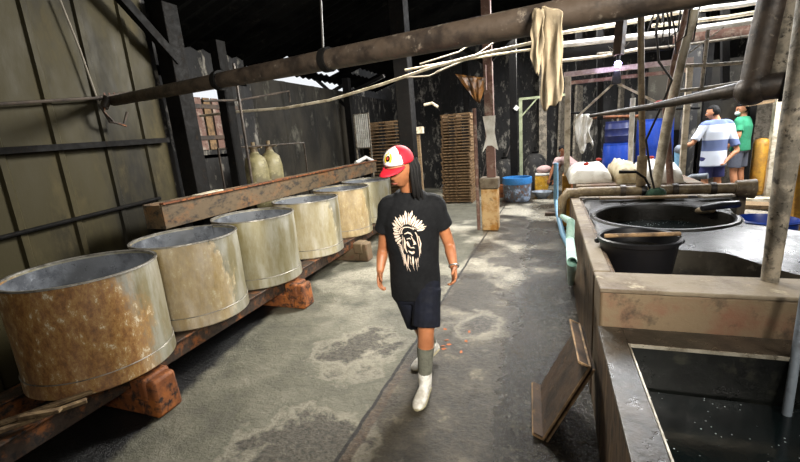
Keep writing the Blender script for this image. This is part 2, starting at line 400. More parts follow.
# ================================================================== LEFT SIDE
# rails and blocks that carry the drums
for nm, x, lb in (('support_rail', -2.66, 'long rusty steel rail nearest the walkway, under the row of metal drums'),
                  ('support_rail', -3.10, 'long rusty steel rail on the wall side, under the row of metal drums')):
    mb = MB(); mb.box((x, 3.75, .225), (.12, 6.5, .13)); mb.box((x, 3.75, .292), (.16, 6.5, .016))
    tag(mb.build(nm, 'rust', bevel=.006, jitter=.003), lb, 'rail', 'drum support rails')
where = ['under the nearest, rustiest drum', 'between the second and third drums from the front', 'farther along, beside the walking man', 'at the far end behind the man']
for k, y in enumerate((1.72, 3.44, 5.05, 6.6)):
    mb = MB(); mb.box((-2.82, y, .08), (.72, .18, .156)); mb.box((-2.47, y, .19), (.14, .2, .16))
    mb.box((-2.40, y, .13), (.14, .19, .255), taper=.9)
    tag(mb.build('support_block', 'orust' if k < 2 else 'face', bevel=.02, jitter=.008), 'rust-stained block carrying the drum rails, '+where[k], 'block', 'drum support blocks')
DL = ['large open metal drum nearest the camera, heavily rusted on its front', 'second open metal drum from the camera, with a strip clipped inside its rim',
      'third open metal drum in the row, pale zinc with a clean bright side', 'fourth open metal drum in the row, just left of the walking man',
      'fifth open metal drum in the row, partly behind the walking man', 'farthest open metal drum in the row, behind the cap of the walking man']
rusts = [.85, .3, .08, .1, .35, .08]
for i, y in enumerate((1.70, 2.55, 3.43, 4.44, 5.43, 6.36)):
    x = -2.833-.008*y+(.02 if i == 0 else 0); R = .405+(.014 if i == 0 else 0)
    d = empty('metal_drum', (x, y, .302), DL[i], 'drum', 'row of open metal drums')
    z0 = .302
    mb = MB(); prof = [(R*.98, z0), (R+.008, z0+.012), (R+.006, z0+.10), (R, z0+.105), (R, z0+.3), (R+.002, z0+.5), (R-.002, z0+.672)]
    inner = [(R-.012, z0+.672), (R-.012, z0+.03), (.001, z0+.02)]
    mb.lathe(prof+inner, (x, y, 0), 72)
    mb.lathe([(.001, z0+.004), (R*.98, z0)], (x, y, 0), 72)
    b = mb.build('shell', drum_mat('drum_metal_%d' % (i+1), rusts[i], '#cbc9be' if i != 4 else '#d8caa2'), d)
    mb = MB(); mb.lathe([(R-.014, z0+.672), (R-.013, z0+.682), (R+.004, z0+.683), (R+.006, z0+.672), (R-.014, z0+.672)], (x, y, 0), 72); mb.build('rim', 'drumr', d)
    mb = MB(); mb.lathe([(R-.014, z0+.66), (R-.014, z0+.02)], (x, y, 0), 72, cap=False); mb.build('liner', 'drumi', d)
    mb = MB(); mb.lathe([(R+.004, z0+.1), (R+.009, z0+.104), (R+.004, z0+.108)], (x, y, 0), 72); mb.build('seam_bead', 'drumr', d)
    if i == 1:
        mb = MB(); pts = [(x+(R-.02)*math.cos(a), y+(R-.02)*math.sin(a)) for a in (1.75, 1.9, 2.05, 2.2)]
        for p, q in zip(pts, pts[1:]): mb.bar((*p, z0+.63), (*q, z0+.63), .01, .09)
        mb.build('rim_strip', 'drumi', d)
# scrap sticks on the rail
for k, (a, b) in enumerate((((-2.72, 1.02, .345), (-2.52, 1.40, .33)), ((-2.66, .98, .34), (-2.46, 1.33, .33)), ((-2.62, 1.10, .36), (-2.46, 1.20, .36)))):
    tag(MB().bar(a, b, .035, .02).build('wooden_offcut', 'wood', bevel=.003), ['narrow wooden offcut on the rail at the lower left, lying closest to the nearest drum', 'narrow wooden offcut on the rail at the lower left, outer one of two long pieces', 'short wooden offcut lying across the two longer ones at the lower left'][k], 'wood', 'wooden offcuts on the rail')
# trough beam behind the drums
t = empty('trough', (-3.42, 5.2, 0), 'long sooty rust-edged steel trough behind the row of drums', 'trough')
mb = MB(); x0, x1, ya, yb = -3.55, -3.33, 2.78, 7.9
mb.box((x1, (ya+yb)/2, 1.095), (.02, yb-ya, .23)); mb.box((x0, (ya+yb)/2, 1.095), (.02, yb-ya, .23)); mb.box(((x0+x1)/2, (ya+yb)/2, .99), (x1-x0-.02, yb-ya, .02)); mb.box(((x0+x1)/2, ya+.01, 1.095), (x1-x0-.02, .02, .21))
mb.build('channel', 'beam', t, bevel=.004, jitter=.006)
mb = MB(); mb.box((x1+.012, (ya+yb)/2, 1.215), (.05, yb-ya, .015)); mb.build('top_flange', 'orust', t, jitter=.004)
for y in (3.1, 4.9, 6.7, 7.8): MB().box((-3.44, y, .49), (.1, .1, .98)).build('leg', 'steel', t)
tag(MB().box((-3.44, at(208, 190, x=-3.44).y, 1.216), (.1, .42, .02), (0, 0, .2)).build('pale_board', 'pale', bevel=.003), 'short pale board lying on the near end of the sooty trough', 'board')
tag(MB().tube([at(356, 165, x=-3.4)+Vector((0, 0, .04)), at(366, 160, x=-3.4)+Vector((0, 0, .05)), at(374, 163, x=-3.4)+Vector((0, 0, .03))], .035, 8).build('cloth_roll', 'white'), 'small greenish white cloth rolled on the far end of the trough', 'cloth')
# wall rails (girts) and conduits
for v0, v1, r, nm in ((151, 140, .022, 'trim_1'),):
    a = at(0, v0, x=-3.83); b = at(168, v1, x=-3.83); a += (a-b)*1.2
    mb = MB(); mb.bar(a, b, .05, .05); struct(mb.build(nm, 'steel'))
a = at(0, 104, x=-3.8); b = at(178, 86, x=-3.8); m_ = at(95, 98, x=-3.8)
tag(MB().tube([a+(a-b)*.5, a, m_, b], .013, 8).build('conduit', 'pipe'), 'thin sagging conduit along the ribbed left wall, ending at the thick pipe', 'pipe')
a = at(0, 238, x=-3.85); b = at(160, 198, x=-3.85)
tag(MB().tube([a+(a-b)*.4, a, b], .018, 8).build('conduit', 'steel'), 'low dark conduit on the left wall, just above the drums', 'pipe')
tag(MB().tube([at(60, 0, x=-3.84), at(80, 50, x=-3.84), at(99, 104, x=-3.84)], .008, 6).build('wall_wire', 'cablep'), 'pale wire running down the ribbed left wall to the broken bracket', 'wire')
# broken bracket at the pipe's end
t = empty('broken_bracket', at(112, 112, x=-3.78), 'rusty broken bracket with bent straps at the left end of the thick overhead pipe', 'bracket')
MB().tube([at(100, 105, x=-3.8), at(110, 122, x=-3.78), at(124, 124, x=-3.76), at(127, 112, x=-3.76)], .012, 8).build('bent_strap', 'pipe', t)
MB().tube([at(105, 99, x=-3.8), at(104, 112, x=-3.77), at(113, 121, x=-3.76)], .009, 8).build('bent_strap', 'rust', t)
MB().bar(at(110, 121, x=-3.78), at(126, 126, x=-3.76), .03, .012).build('foot_plate', 'rust', t)
for k in range(4): MB().bar(at(104+k*5, 93, x=-3.81), at(106+k*5, 99, x=-3.79), .012, .012).build('bolt', 'redpost', t)
# thick overhead pipe
A = at(113, 101, x=-3.78); C = at(530, 21, y=2.0); D_ = C+(C-A)*.45
pp = empty('overhead_pipe', A, 'thick sooty pipe crossing overhead from the left wall to the upper right', 'pipe')
B1 = at(104, 108, x=-3.8)
MB().tube([B1, (A+B1)/2+Vector((0, 0, .05)), A, A.lerp(C, .3), A.lerp(C, .6), C, D_], [.034, .040, .045, .05, .056, .06, .06], 20).build('pipe_body', 'pipe', pp)
for s in (.42, .69): MB().tube([A.lerp(C, s), A.lerp(C, s+.012)], .068, 20).build('collar', 'steel', pp)
P = A.lerp(C, .69)
tag(MB().tube([P+Vector((0, .0, .07)), P+Vector((.02, .05, .7)), P+Vector((0, .1, 1.8))], .006, 6).build('hanger_wire', 'cable'), 'wire holding the thick overhead pipe up to the roof near its middle', 'wire')
# dark post at the wall's end and its brace
tag(MB().bar((at(170, 60, x=-3.8).x, at(170, 60, x=-3.8).y+.03, 3.18), (at(170, 60, x=-3.8).x, at(170, 60, x=-3.8).y+.05, 0), .2, .2).build('steel_post', 'steel', bevel=.008), 'heavy dark steel post at the end of the ribbed left wall', 'post')
tag(MB().bar(at(112, -12, x=-3.72), at(178, 62, x=-3.72), .07, .09).build('diagonal_brace', 'steel', bevel=.004), 'dark diagonal brace rising from the heavy left post to the roof', 'brace')
q = at(206, 100, x=-3.95); q2 = at(211, 185, x=-3.95)
tag(MB().bar((q.x, q.y+.35, 3.0), (q.x, q.y+.35, 0), .16, .12).build('steel_post', 'steel', bevel=.006), 'second dark post just right of the heavy one, by the bright side window', 'post')
# window boards on the far left
t = empty('boarded_window', (-4.78, 5.3, 1.6), 'pale boards nailed under the bright slot of the far left wall', 'window boards')
for k in range(5): MB().box((-4.785, 4.93+k*.17, 2.05), (.02, .13, .75)).build('upright_board', 'slat' if k % 2 else 'redpost', t)
for k in range(2): MB().box((-4.765, 5.3, 1.85+k*.45), (.02, .9, .06)).build('cross_board', 'woodd', t)
# conduit frames in front of the tanks
tag(MB().tube([at(203, 101, x=-3.75), at(240, 100, x=-3.75), at(289, 91, x=-3.75), at(290, 102, x=-3.75)], .013, 8).build('bent_conduit', 'pipe'), 'bent dark conduit hanging across the recess above the two pressure tanks', 'pipe')
a = at(238, 92, x=-3.72); b = at(247, 188, x=-3.72)
tag(MB().tube([(a.x, a.y, 2.7), a, (b.x, a.y, 0)], .018, 8).build('standpipe', 'pipe'), 'thin vertical standpipe in front of the two pressure tanks', 'pipe')
t = empty('pipe_rack', at(218, 190, x=-4.0), 'dark pipe rack framing the two beige pressure tanks', 'rack')
a = at(218, 149, x=-4.0); b = at(304, 144, x=-4.0)
MB().tube([(a.x, a.y, 0), a, (b.x, b.y, a.z), (b.x, b.y, 0)], .016, 8).build('frame', 'pipe', t)
for k, (u, v, h) in enumerate(((254, 152, 1.0), (269, 150, 1.0))):
    p = at(u, v, x=-4.3); ztop = p.z
    t = empty('pressure_tank', (p.x, p.y, 0), ['beige pressure tank with brass neck on the left side of the pipe rack', 'beige pressure tank with brass neck on the right side of the pipe rack'][k], 'tank', 'beige pressure tanks')
    MB().lathe([(.001, .0), (.17, .005), (.18, .1), (.18, ztop-.25), (.15, ztop-.1), (.07, ztop-.03), (.06, ztop)], (p.x, p.y, 0), 28).build('vessel', 'tankb', t)
    MB().lathe([(.055, ztop-.01), (.055, ztop+.05), (.075, ztop+.055), (.075, ztop+.08), (.03, ztop+.09), (.03, ztop+.15), (.001, ztop+.15)], (p.x, p.y, 0), 16).build('neck', 'brownpipe', t)
    MB().tube([(p.x, p.y, ztop+.07), (p.x+.15, p.y, ztop+.07)], .02, 8).build('valve', 'brownpipe', t)
# bamboo / thin pipes sweeping across
tag(MB().tube([at(200, 116, y=4.7), at(235, 112, y=4.7), at(285, 108, y=4.7), at(330, 100, y=4.7), at(380, 85, y=4.7), at(430, 68, y=4.7), at(490, 52, y=4.7), at(545, 40, y=4.7)], .017, 10, .08).build('bamboo_pole', 'pale'), 'long pale bent pole sweeping from the left window to behind the hanging cloth', 'pole')
tag(MB().tube([at(405, 70, y=5.0), at(450, 62, y=5.0), at(500, 54, y=5.0), at(555, 46, y=5.0)], .013, 8).build('thin_pipe', 'pale'), 'thin pale pipe below the long bent pole, left of the hanging cloth', 'pipe')
for k, (u0, v0, u1, v1) in enumerate(((398, 78, 460, 62), (420, 64, 497, 28), (436, 72, 514, 28))):
    tag(MB().tube([at(u0, v0, y=5.3), at((u0+u1)/2, (v0+v1)/2+6, y=5.3), at(u1, v1, y=5.3)], .010, 6).build('slack_cable', 'cablep'), ['slack pale cable nearest the black post, below the overhead pipe', 'slack pale cable rising to the upper end of the steel pillar', 'slack pale cable right of the other two, rising past the steel pillar'][k], 'cable', 'slack pale cables')
# black post behind the man
p = at(410, 150, y=6.2)
t = empty('black_post', (p.x, p.y, 0), 'thick soot-black timber post directly behind the walking man', 'post')
MB().bar((p.x, p.y, 0), (p.x-.03, p.y, 3.9), .25, .22).build('shaft', 'steel', t, bevel=.01)
MB().box((p.x+.19, p.y-.02, 1.72), (.1, .08, .1)).build('switch_box', 'pale', t, bevel=.005)
MB().bar((p.x+.17, p.y, 0), (p.x+.15, p.y, 1.66), .06, .04).build('pale_batten', 'wood', t)
MB().tube([at(424, 105, y=6.1), at(432, 103, y=6.1), at(438, 107, y=6.1)], .02, 8).build('lamp_arm', 'pale', t)
p = at(350, 120, x=-4.55)
tag(MB().bar((p.x, p.y, 0), (p.x, p.y, 3.1), .16, .16).build('wall_post', 'steel', bevel=.006), 'dark post at the far end of the sooty wall panels', 'post')
a = at(352, 88, x=-4.5); 
for k, (u0, v0, u1, v1) in enumerate(((297, 62, 348, 108), (352, 92, 384, 76), (318, 100, 345, 84))):
    tag(MB().bar(at(u0, v0, y=p.y), at(u1, v1, y=p.y), .07, .07).build('roof_brace', 'steel'), ['roof brace falling from upper left to the dark far-left post', 'short roof brace rising right from the dark far-left post', 'short roof brace rising left of the dark far-left post'][k], 'brace', 'roof braces')
# pale panel and the two stacks of trays
p0 = at(354, 115, y=9.3); p1 = at(370, 147, y=9.3)
t = empty('louvre_panel', (p0.x+.2, 9.3, 0), 'pale upright louvred panel beside the left stack of trays', 'panel')
wd = .34; hh = p0.z-p1.z
mb = MB()
for k in range(7): mb.box((p0.x+.03+k*wd/7, 9.3, (p0.z+p1.z)/2), (.03, .02, hh))
mb.build('slats', 'bluew' if False else 'white', t)
mb = MB(); mb.box((p0.x+wd/2, 9.315, p0.z), (wd+.06, .03, .04)); mb.box((p0.x+wd/2, 9.315, p1.z), (wd+.06, .03, .04))
for s in (-.02, wd+.02): mb.box((p0.x+s, 9.315, p0.z/2), (.03, .03, p0.z))
mb.build('frame', 'mott', t)
def tray(name, w_, d_):
    mb = MB()
    for s in (-1, 0, 1): mb.box((s*(w_/2-.02), 0, .02), (.035, d_*.92, .04))
    for k in range(7): mb.box((0, -d_/2+d_*k/6, .052), (w_, .035, .022))
    return mb.build(name, 'slat', smooth=False)
def stack(cx, cy, w_, n, pitch, label, group):
    first = None
    for k in range(n):
        o = tray('wooden_tray', w_, .7) if first is None else first.copy()
        if first is None: first = o
        else: COL.objects.link(o)
        o.location = (cx+random.uniform(-.02, .02)+(k > 17)*.03, cy+random.uniform(-.01, .01), .001+k*pitch)
        o.rotation_euler = (0, 0, random.uniform(-.02, .02))
        tag(o, label, 'tray', group)
    tag(first, label.replace('inside', 'lowest in') if 'inside' in label else label)
stack(at(456, 160, y=9.6).x, 9.9, .68, 31, .0665, 'slatted wooden drying tray in the tall stack left of the steel pillar', 'trays in the tall right stack')
stack(at(384, 135, y=10.2).x, 10.6, .95, 25, .083, 'slatted wooden drying tray in the wide stack behind the black post', 'trays in the wide left stack')
# pillar in the middle
px, py = -.905, 6.95
t = empty('concrete_pillar', (px, py, 0), 'ochre-stained concrete pillar stub carrying a rusted steel post in the middle', 'pillar')
MB().box((px, py, .35), (.27, .27, .70)).build('base', 'pillar', t, bevel=.02, jitter=.01)
MB().box((px, py, .79), (.30, .29, .18)).build('collar', 'conc', t, bevel=.02, jitter=.01)
MB().bar((px+.03, py, .88), (px+.01, py, 3.6), .12, .14).build('steel_post', 'redpost', t, bevel=.006)
MB().bar((px-.01, py-.1, 2.25), (px-.01, py-.1, 2.62), .16, .03).build('cleat', 'redpost', t)
for s, e in ((-1, -.9), (1, .75)): MB().bar((px, py, 2.65), (px+e, py, 3.35), .06, .08).build('knee_brace', 'steel', t)
tag(MB().tube([(px-.2, py-.05, 0), (px-.21, py-.05, 2.0)], .03, 10).build('iron_pole', 'redpost'), 'thin brown iron pole standing left of the concrete pillar', 'pole')
mb = MB(); zz = 1.62
mb.bm.faces.new([mb.bm.verts.new((px+.03+a, py-.12, z)) for a, z in ((-.12, 1.3), (-.05, 1.55), (-.1, 1.86), (.1, 1.86), (.08, 1.6), (.13, 1.32), (.03, 1.4), (-.04, 1.4))])
tag(mb.build('paper_notice', 'white', smooth=False, solid=.004), 'torn white paper wrapped on the steel post above the concrete pillar', 'paper')
# amber tarp sheet
mb = MB(); rs = []
for i in range(9):
    f = i/8; u0, u1 = 455+22*f*.9, 486-6*f
    rs.append([at(u0+(u1-u0)*j/10, 76+4*(j/10-.5)+26*f, y=10.9)+Vector((0, .05*math.sin(j*1.9+f*3), 0)) for j in range(11)])
mb.rings(rs, closed=False, cap=False)
tag(mb.build('hanging_tarp', 'tarp', solid=.01), 'crumpled amber plastic tarp hung on the sooty back wall above the tall tray stack', 'tarp')
# back posts
def vpost(name, u, v, y, w_, h, m, label, cat='post', u2=None):
    p = at(u, v, y=y)
    return tag(MB().bar((p.x, y, 0), (p.x+(0 if u2 is None else u2), y, h), w_, w_).build(name, m, bevel=.005), label, cat)
vpost('timber_post', 514, 150, 10.25, .16, 3.7, 'steel', 'dark timber post behind the blue-rimmed bin')
vpost('timber_post', 468, 150, 11.8, .14, 3.6, 'steel', 'dark timber post against the back wall behind the tall tray stack')
vpost('timber_post', 543, 100, 12.2, .2, 3.9, 'mott', 'charred peeling post on the back wall behind the hanging cloth')
p = at(521, 150, y=10.2)
t = empty('steel_gantry', (p.x, 10.2, 0), 'pale green steel frame with corner brace behind the blue-rimmed bin', 'frame')
zt = at(521, 99, y=10.2).z; pr = at(545, 99, y=10.2)
MB().bar((p.x, 10.2, 0), (p.x, 10.2, zt), .07, .07).build('upright', 'palegreen', t)
MB().bar((p.x-.03, 10.2, zt), (pr.x+.5, 10.2, zt), .05, .05).build('top_rail', 'palegreen', t)
MB().bar((pr.x+.48, 10.2, 0), (pr.x+.48, 10.2, zt), .05, .05).build('upright', 'palegreen', t)
MB().bar((p.x+.02, 10.2, zt-.38), (p.x+.36, 10.2, zt-.02), .03, .03).build('corner_brace', 'palegreen', t)
tag(MB().box(at(516.5, 108, y=10.14), (.1, .02, .1), (0, .7, 0)).build('wall_tag', 'white'), 'small white square tag on the dark post above the blue-rimmed bin', 'tag')
# blue-rimmed bin
bx, by = -.66, 9.75
t = empty('cut_barrel', (bx, by, 0), 'grimy cut-down barrel with a bright blue rim on the back floor', 'barrel')
MB().lathe([(.001, .0), (.25, .005), (.30, .08), (.315, .42), (.30, .42), (.29, .1), (.001, .06)], (bx, by, 0), 32).build('tub', mat('paint_streaked_tub', '#5c6470', '#9fb4cf', '#6b4a32', rough=.5, scale=6, t2=(.5, .6), t3=(.5, .6), fine=20), t)
MB().lathe([(.312, .40), (.33, .43), (.325, .55), (.29, .55), (.285, .42)], (bx, by, 0), 32).build('rim_band', 'azure', t)
# yellow jerrycan with bundle, bowl, dark heap, orange crate
p = at(542, 189, z=0)
t = empty('yellow_jerrycan', (p.x, 10.9, 0), 'yellow plastic container on the back floor beside the crouching worker', 'container')
MB().box((p.x, 10.9, .22), (.32, .24, .44)).build('can', mat('yellow_plastic', '#d8a52e', '#b07f2a', '#ece1b8', rough=.5, scale=8), t, bevel=.03)
MB().box((p.x+.02, 10.9, .47), (.34, .26, .05)).build('lid', 'white', t, bevel=.01)
tag(MB().ball((p.x+.05, 10.9, .585), .13, (1.4, 1, .7)).build('cloth_bundle', 'pink', jitter=.03), 'pale pink cloth bundle on top of the yellow container', 'cloth')
p = at(542, 196, z=0.05)
tag(MB().lathe([(.001, .0), (.1, .0), (.2, .12), (.23, .16), (.21, .16), (.1, .02), (.001, .02)], (p.x, p.y, .001), 24).build('steel_bowl', 'cyl'), 'shallow metal bowl on the floor in front of the yellow container', 'bowl')
p = at(497, 178, y=10.4)
tag(MB().box((p.x, 10.4, .33), (.3, .3, .3)).build('orange_crate', 'orust', bevel=.01, jitter=.01), 'small rusty orange crate behind the concrete pillar, left of the blue-rimmed bin', 'crate').location = (0, 0, -.18)
# sooty debris heap by the wall
for k, (u, y, h, r, lb) in enumerate(((535, 11.6, .9, .3, 'sooty tank left of the yellow container, under the charred post'), (504, 11.6, .8, .3, 'sooty tank between the concrete pillar and the dark timber post'))):
    p = at(u, 150, y=y)
    t = empty('sooty_tank', (p.x, y, 0), lb, 'tank', 'sooty tanks at the back wall')
    MB().lathe([(.001, 0), (r, .01), (r, h*.8), (r*.6, h), (r*.25, h+.05), (.001, h+.05)], (p.x, y, 0), 20).build('vessel', 'darkwall', t)
    MB().lathe([(r*.25, h+.04), (r*.3, h+.1), (r*.1, h+.12), (r*.1, h+.22), (.001, h+.22)], (p.x, y, 0), 12).build('cap', 'steel', t)
for k, (u0, v0, u1, v1) in enumerate(((495, 170, 512, 140), (478, 160, 492, 140), (436, 128, 452, 170))):
    a = at(u0, v0, y=11.9); b = at(u1, v1, y=12.3); a.z = 0
    tag(MB().tube([a, b], .02, 6).build('leaning_rod', 'pipe'), ['thin rod leaning on the back wall left of the dark timber post', 'thin rod leaning on the back wall behind the concrete pillar', 'thin rod leaning on the back wall left of the tall tray stack'][k], 'rod', 'rods leaning on the back wall')

# hanging cloth on the overhead pipe
def cloth(name, cols, label, off, n=14):
    """cols: list of (u, v top, v bottom); a sheet draped over the pipe and hanging down in front"""
    mb = MB(); rs = []
    y0 = C.y
    for i, (u, vt, vb) in enumerate(cols):
        s = (u-530)/417.; yy = y0+off+(u-530)*(-.0036)
        fold = .009*math.sin(i*1.7)
        col_ = []
        top = at(u, vt, y=yy)
        for j in range(n):
            f = j/(n-1); bt = at(u, vb, y=yy)
            p = top.lerp(bt, f); p.y += fold*min(1, f*3)+.012*math.sin(f*9+i)*f-.02; p.x += .004*math.sin(f*12+i)
            col_.append(p)
        back = [top+Vector((0, .07, .02)), top+Vector((0, .14, -.04)), top+Vector((0, .16, -.12))][::-1]
        rs.append(back+[top+Vector((0, .03, .012))]+col_)
    mb.rings(rs, closed=False, cap=False)
    return tag(mb.build(name, 'cloth', solid=.006, sub=1), label, 'cloth', 'cloths on the overhead pipe')
cloth('hanging_cloth', [(541, 8, 104), (543, 7, 113), (545, 7, 112), (547, 8, 108), (550, 9, 106), (553, 9, 106), (556, 10, 108), (558, 10, 100), (560, 11, 105), (562, 12, 88)], 'long ragged beige cloth hanging from the overhead pipe', -.07)
cloth('hanging_cloth', [(531, 17, 58), (533, 10, 66), (535, 9, 80), (537, 9, 68), (539, 10, 83), (541, 10, 62), (543, 10, 55)], 'shorter crumpled beige cloth bunched left of the long one on the pipe', -.10)
# ================================================================== RIGHT SIDE : TANKS
x0 = .25
# near tank
t = empty('dye_tank', (.9, 1.2, 0), 'low concrete tank of black water in the right foreground', 'tank')
xr, yf, yr, z1 = 2.6, .30, 2.19, .6
mb = MB(); mb.box((x0+.055, (yf+yr)/2, z1/2), (.11, yr-yf, z1)); mb.build('side_wall', 'bface', t, bevel=.012, jitter=.008)
mb = MB(); mb.box(((x0+.11+xr)/2, yr-.085, z1/2-.002), (xr-x0-.11, .17, z1)); mb.build('rear_wall', 'inner', t)
mb = MB(); mb.box(((x0+.11+xr)/2, yf+.06, z1/2-.002), (xr-x0-.11, .12, z1)); mb.build('front_wall', 'inner', t)
mb = MB(); mb.box((xr-.06, (yf+yr)/2, z1/2-.004), (.12, yr-yf-.32, z1)); mb.build('far_wall', 'inner', t)
mb = MB(); mb.box((x0+.055, (yf+yr)/2, z1+.006), (.115, yr-yf, .014)); mb.box(((x0+.11+xr)/2, yr-.085, z1+.006), (xr-x0-.11, .17, .014)); mb.build('wet_rim', 'rim', t, bevel=.004, jitter=.003)
mb = MB(); mb.box((x0+.116, (yf+yr-.17)/2, z1+.006), (.007, yr-yf-.17, .016)); mb.box(((x0+.12+xr)/2, yr-.174, z1+.006), (xr-x0-.12, .007, .016)); mb.build('metal_edging', 'gmetal', t)
mb = MB(); mb.box(((x0+.125+xr-.12)/2, (yf+.12+yr-.18)/2, .19), (xr-x0-.25, yr-yf-.31, .38)); w_ = mb.build('dye_water', 'water', t, smooth=False)
# rear tank with pit platform
t2 = empty('pit_tank', (.9, 3.7, 0), 'raised concrete tank with a round black pit, behind the near water tank', 'tank')
ZT = .80
mb = MB(); mb.box((x0+.06, 3.86, ZT/2), (.12, 2.78, ZT)); mb.build('side_wall', 'bface', t2, bevel=.015, jitter=.01)
mb = MB(); mb.box((x0+.045, 3.86, ZT+.006), (.09, 2.76, .02)); mb.build('side_coping', 'conc', t2, bevel=.006, jitter=.006)
mb = MB(); mb.box(((x0+.004+2.6)/2, 2.33, ZT/2-.002), (2.6-x0-.004, .26, ZT)); mb.build('front_wall', 'face', t2, bevel=.015, jitter=.006)
mb = MB(); mb.box(((x0+2.6)/2+.001, 2.33, ZT+.004), (2.6-x0, .27, .022)); mb.build('front_coping', 'conc', t2, bevel=.006, jitter=.005)
mb = MB(); mb.box((1.42, 2.8, .24), (2.06, .68, .48)); mb.box((.93, 4.1, .24), (1.08, 1.9, .48)); mb.build('cavity_floor', 'inner', t2)
pc = Vector((.93, 4.08)); pr_ = .50
outer = [(.37, 5.22), (.37, 3.25), (.48, 3.16), at(665, 247, z=ZT)[:2], at(690, 249, z=ZT)[:2], at(720, 252, z=ZT-.01)[:2], at(745, 259, z=ZT-.03)[:2], at(775, 271, z=ZT-.07)[:2], at(800, 281, z=ZT-.11)[:2], at(830, 288, z=ZT-.15)[:2], (2.45, 3.1), at(815, 268, z=ZT-.14)[:2], at(795, 257, z=ZT-.1)[:2], at(770, 243, z=ZT-.06)[:2], at(752, 232, z=ZT-.03)[:2], at(736, 216, z=ZT)[:2], (1.62, 4.7), (1.9, 5.22)]
def hit(ang):
    d = Vector((math.cos(ang), math.sin(ang))); best = None
    for i in range(len(outer)):
        a = Vector(outer[i])-pc; b = Vector(outer[(i+1) % len(outer)])-pc; e = b-a
        den = d.x*e.y-d.y*e.x
        if abs(den) < 1e-9: continue
        s = (a.x*e.y-a.y*e.x)/den; q_ = (a.x*d.y-a.y*d.x)/den
        if s > 0 and -1e-6 <= q_ <= 1+1e-6: best = s if best is None else max(best, s)
    return d*best+pc
def zpl(x, y):
    k = max(0, (x-1.05))*.55*max(0, min(1, (3.6-y)/.7)) if x > 1.05 else 0
    return ZT-min(.22, k*.42)+.006*mnoise.noise(Vector((x*3, y*3, 0)))
mb = MB(); NS = 160; rs = []
rs.append([(pc.x+(pr_-.0)*math.cos(a), pc.y+(pr_)*math.sin(a), .50) for a in [2*PI*i/NS for i in range(NS)]])
for rr, dz in ((pr_, -.03), (pr_+.01, .004), (pr_+.025, .014), (pr_+.045, .012), (pr_+.058, -.004)):
    rs.append([(pc.x+rr*math.cos(a), pc.y+rr*math.sin(a), zpl(pc.x+rr*math.cos(a), pc.y+rr*math.sin(a))+dz) for a in [2*PI*i/NS for i in range(NS)]])
hits = [hit(2*PI*i/NS) for i in range(NS)]
for f in (.15, .35, .6, .85, 1.0):
    r_ = []
    for i in range(NS):
        a = 2*PI*i/NS; s = Vector((pc.x+(pr_+.058)*math.cos(a), pc.y+(pr_+.058)*math.sin(a))); e = hits[i]
        if (e-pc).length < pr_+.07: e = pc+(s-pc)*1.02
        p = s.lerp(e, f); r_.append((p.x, p.y, zpl(p.x, p.y)-(.012 if f == 1 else 0)))
    rs.append(r_)
mb.rings(rs, cap=False); mb.build('pit_platform', 'plat', t2)
mb = MB(); mb.rings([rs[-1], [(p[0], p[1], .45) for p in rs[-1]]], cap=False); mb.build('platform_wall', 'cavwall', t2)
MB().lathe([(.001, .66), (pr_-.004, .66)], (pc.x, pc.y, 0), 48).build('pit_water', 'water', t2)
mb = MB(); mb.box((1.1, 5.2, .4), (1.66, .12, .8)); mb.build('back_wall', 'conc', t2, bevel=.01, jitter=.008)
# black bucket and its stick
bc = Vector((.565, 3.0, 0))
t = empty('black_bucket', (bc.x, bc.y, .485), 'black plastic bucket standing in the cavity of the pit tank', 'bucket')
MB().lathe([(.001, .485), (.175, .487), (.232, .86), (.245, .865), (.247, .89), (.238, .897), (.226, .89), (.22, .86), (.17, .52), (.001, .51)], (bc.x, bc.y, 0), 48).build('shell', 'bucket', t)
for s in (-1, 1): MB().ball((bc.x+s*.245, bc.y, .86), .02, seg=10).build('handle_lug', 'black', t)
tag(MB().tube([(bc.x-.21, bc.y-.07, .908), (bc.x, bc.y-.05, .912), (bc.x+.235, bc.y-.0, .908)], .014, 10).build('wooden_stick', 'slat'), 'wooden stick lying across the rim of the black bucket', 'stick')
# pump hose lying in the pit
tag(MB().tube([at(665, 214, z=.70), at(690, 212, z=.74), at(712, 209, z=.82)], [.02, .03, .035], 10).build('suction_pipe', 'brownpipe'), 'grey pipe dipping into the round pit from its far side', 'pipe')
tag(MB().tube([at(702, 209, z=.87), at(718, 206, z=.88), at(738, 203, z=.88)], [.03, .055, .03], 14, .35).build('black_sack', 'black', jitter=.05), 'crumpled black bag on the far edge of the round pit', 'bag')
# blue basin right of the platform
p = at(748, 222, z=.74)
q1, q2, q3, q4 = at(733, 214, z=.79), at(757, 221, z=.79), at(757, 237, z=.70), at(741, 224, z=.76)
t = empty('blue_basin', (q2.x+.25, q2.y, 0), 'blue plastic tub tucked against the right edge of the pit platform', 'tub')
c_ = Vector((1.735, 4.2, 0))
mb = MB(); mb.lathe([(.001, .0), (.16, .002), (.2, .72), (.22, .74), (.205, .75), (.19, .72), (.15, .5), (.001, .5)], c_, 32); mb.build('shell', 'blue', t)
# tall mottled post standing on the tank wall
p = at(770, 277, z=.815); q_ = at(797, 90, y=2.42)
t = empty('mottled_post', (p.x, 2.42, .81), 'tall peeling mottled post standing on the front wall of the pit tank', 'post')
e = at(770, 277, y=2.42); e.z = .815; d_ = (q_-e)
MB().tube([e, e+d_*.35, e+d_*.7, e+d_*1.6], [.036, .040, .044, .044], 14, .04).build('shaft', 'mott', t)
# grey rod standing in the near tank
a = at(787, 412, z=.39); b = at(806, 290, y=a.y+.12)
tag(MB().tube([a+(a-b)*.3, a, b, b+(b-a)*.9], .017, 12).build('metal_rod', 'cyl'), 'pale metal rod dipping into the near tank of black water', 'rod')
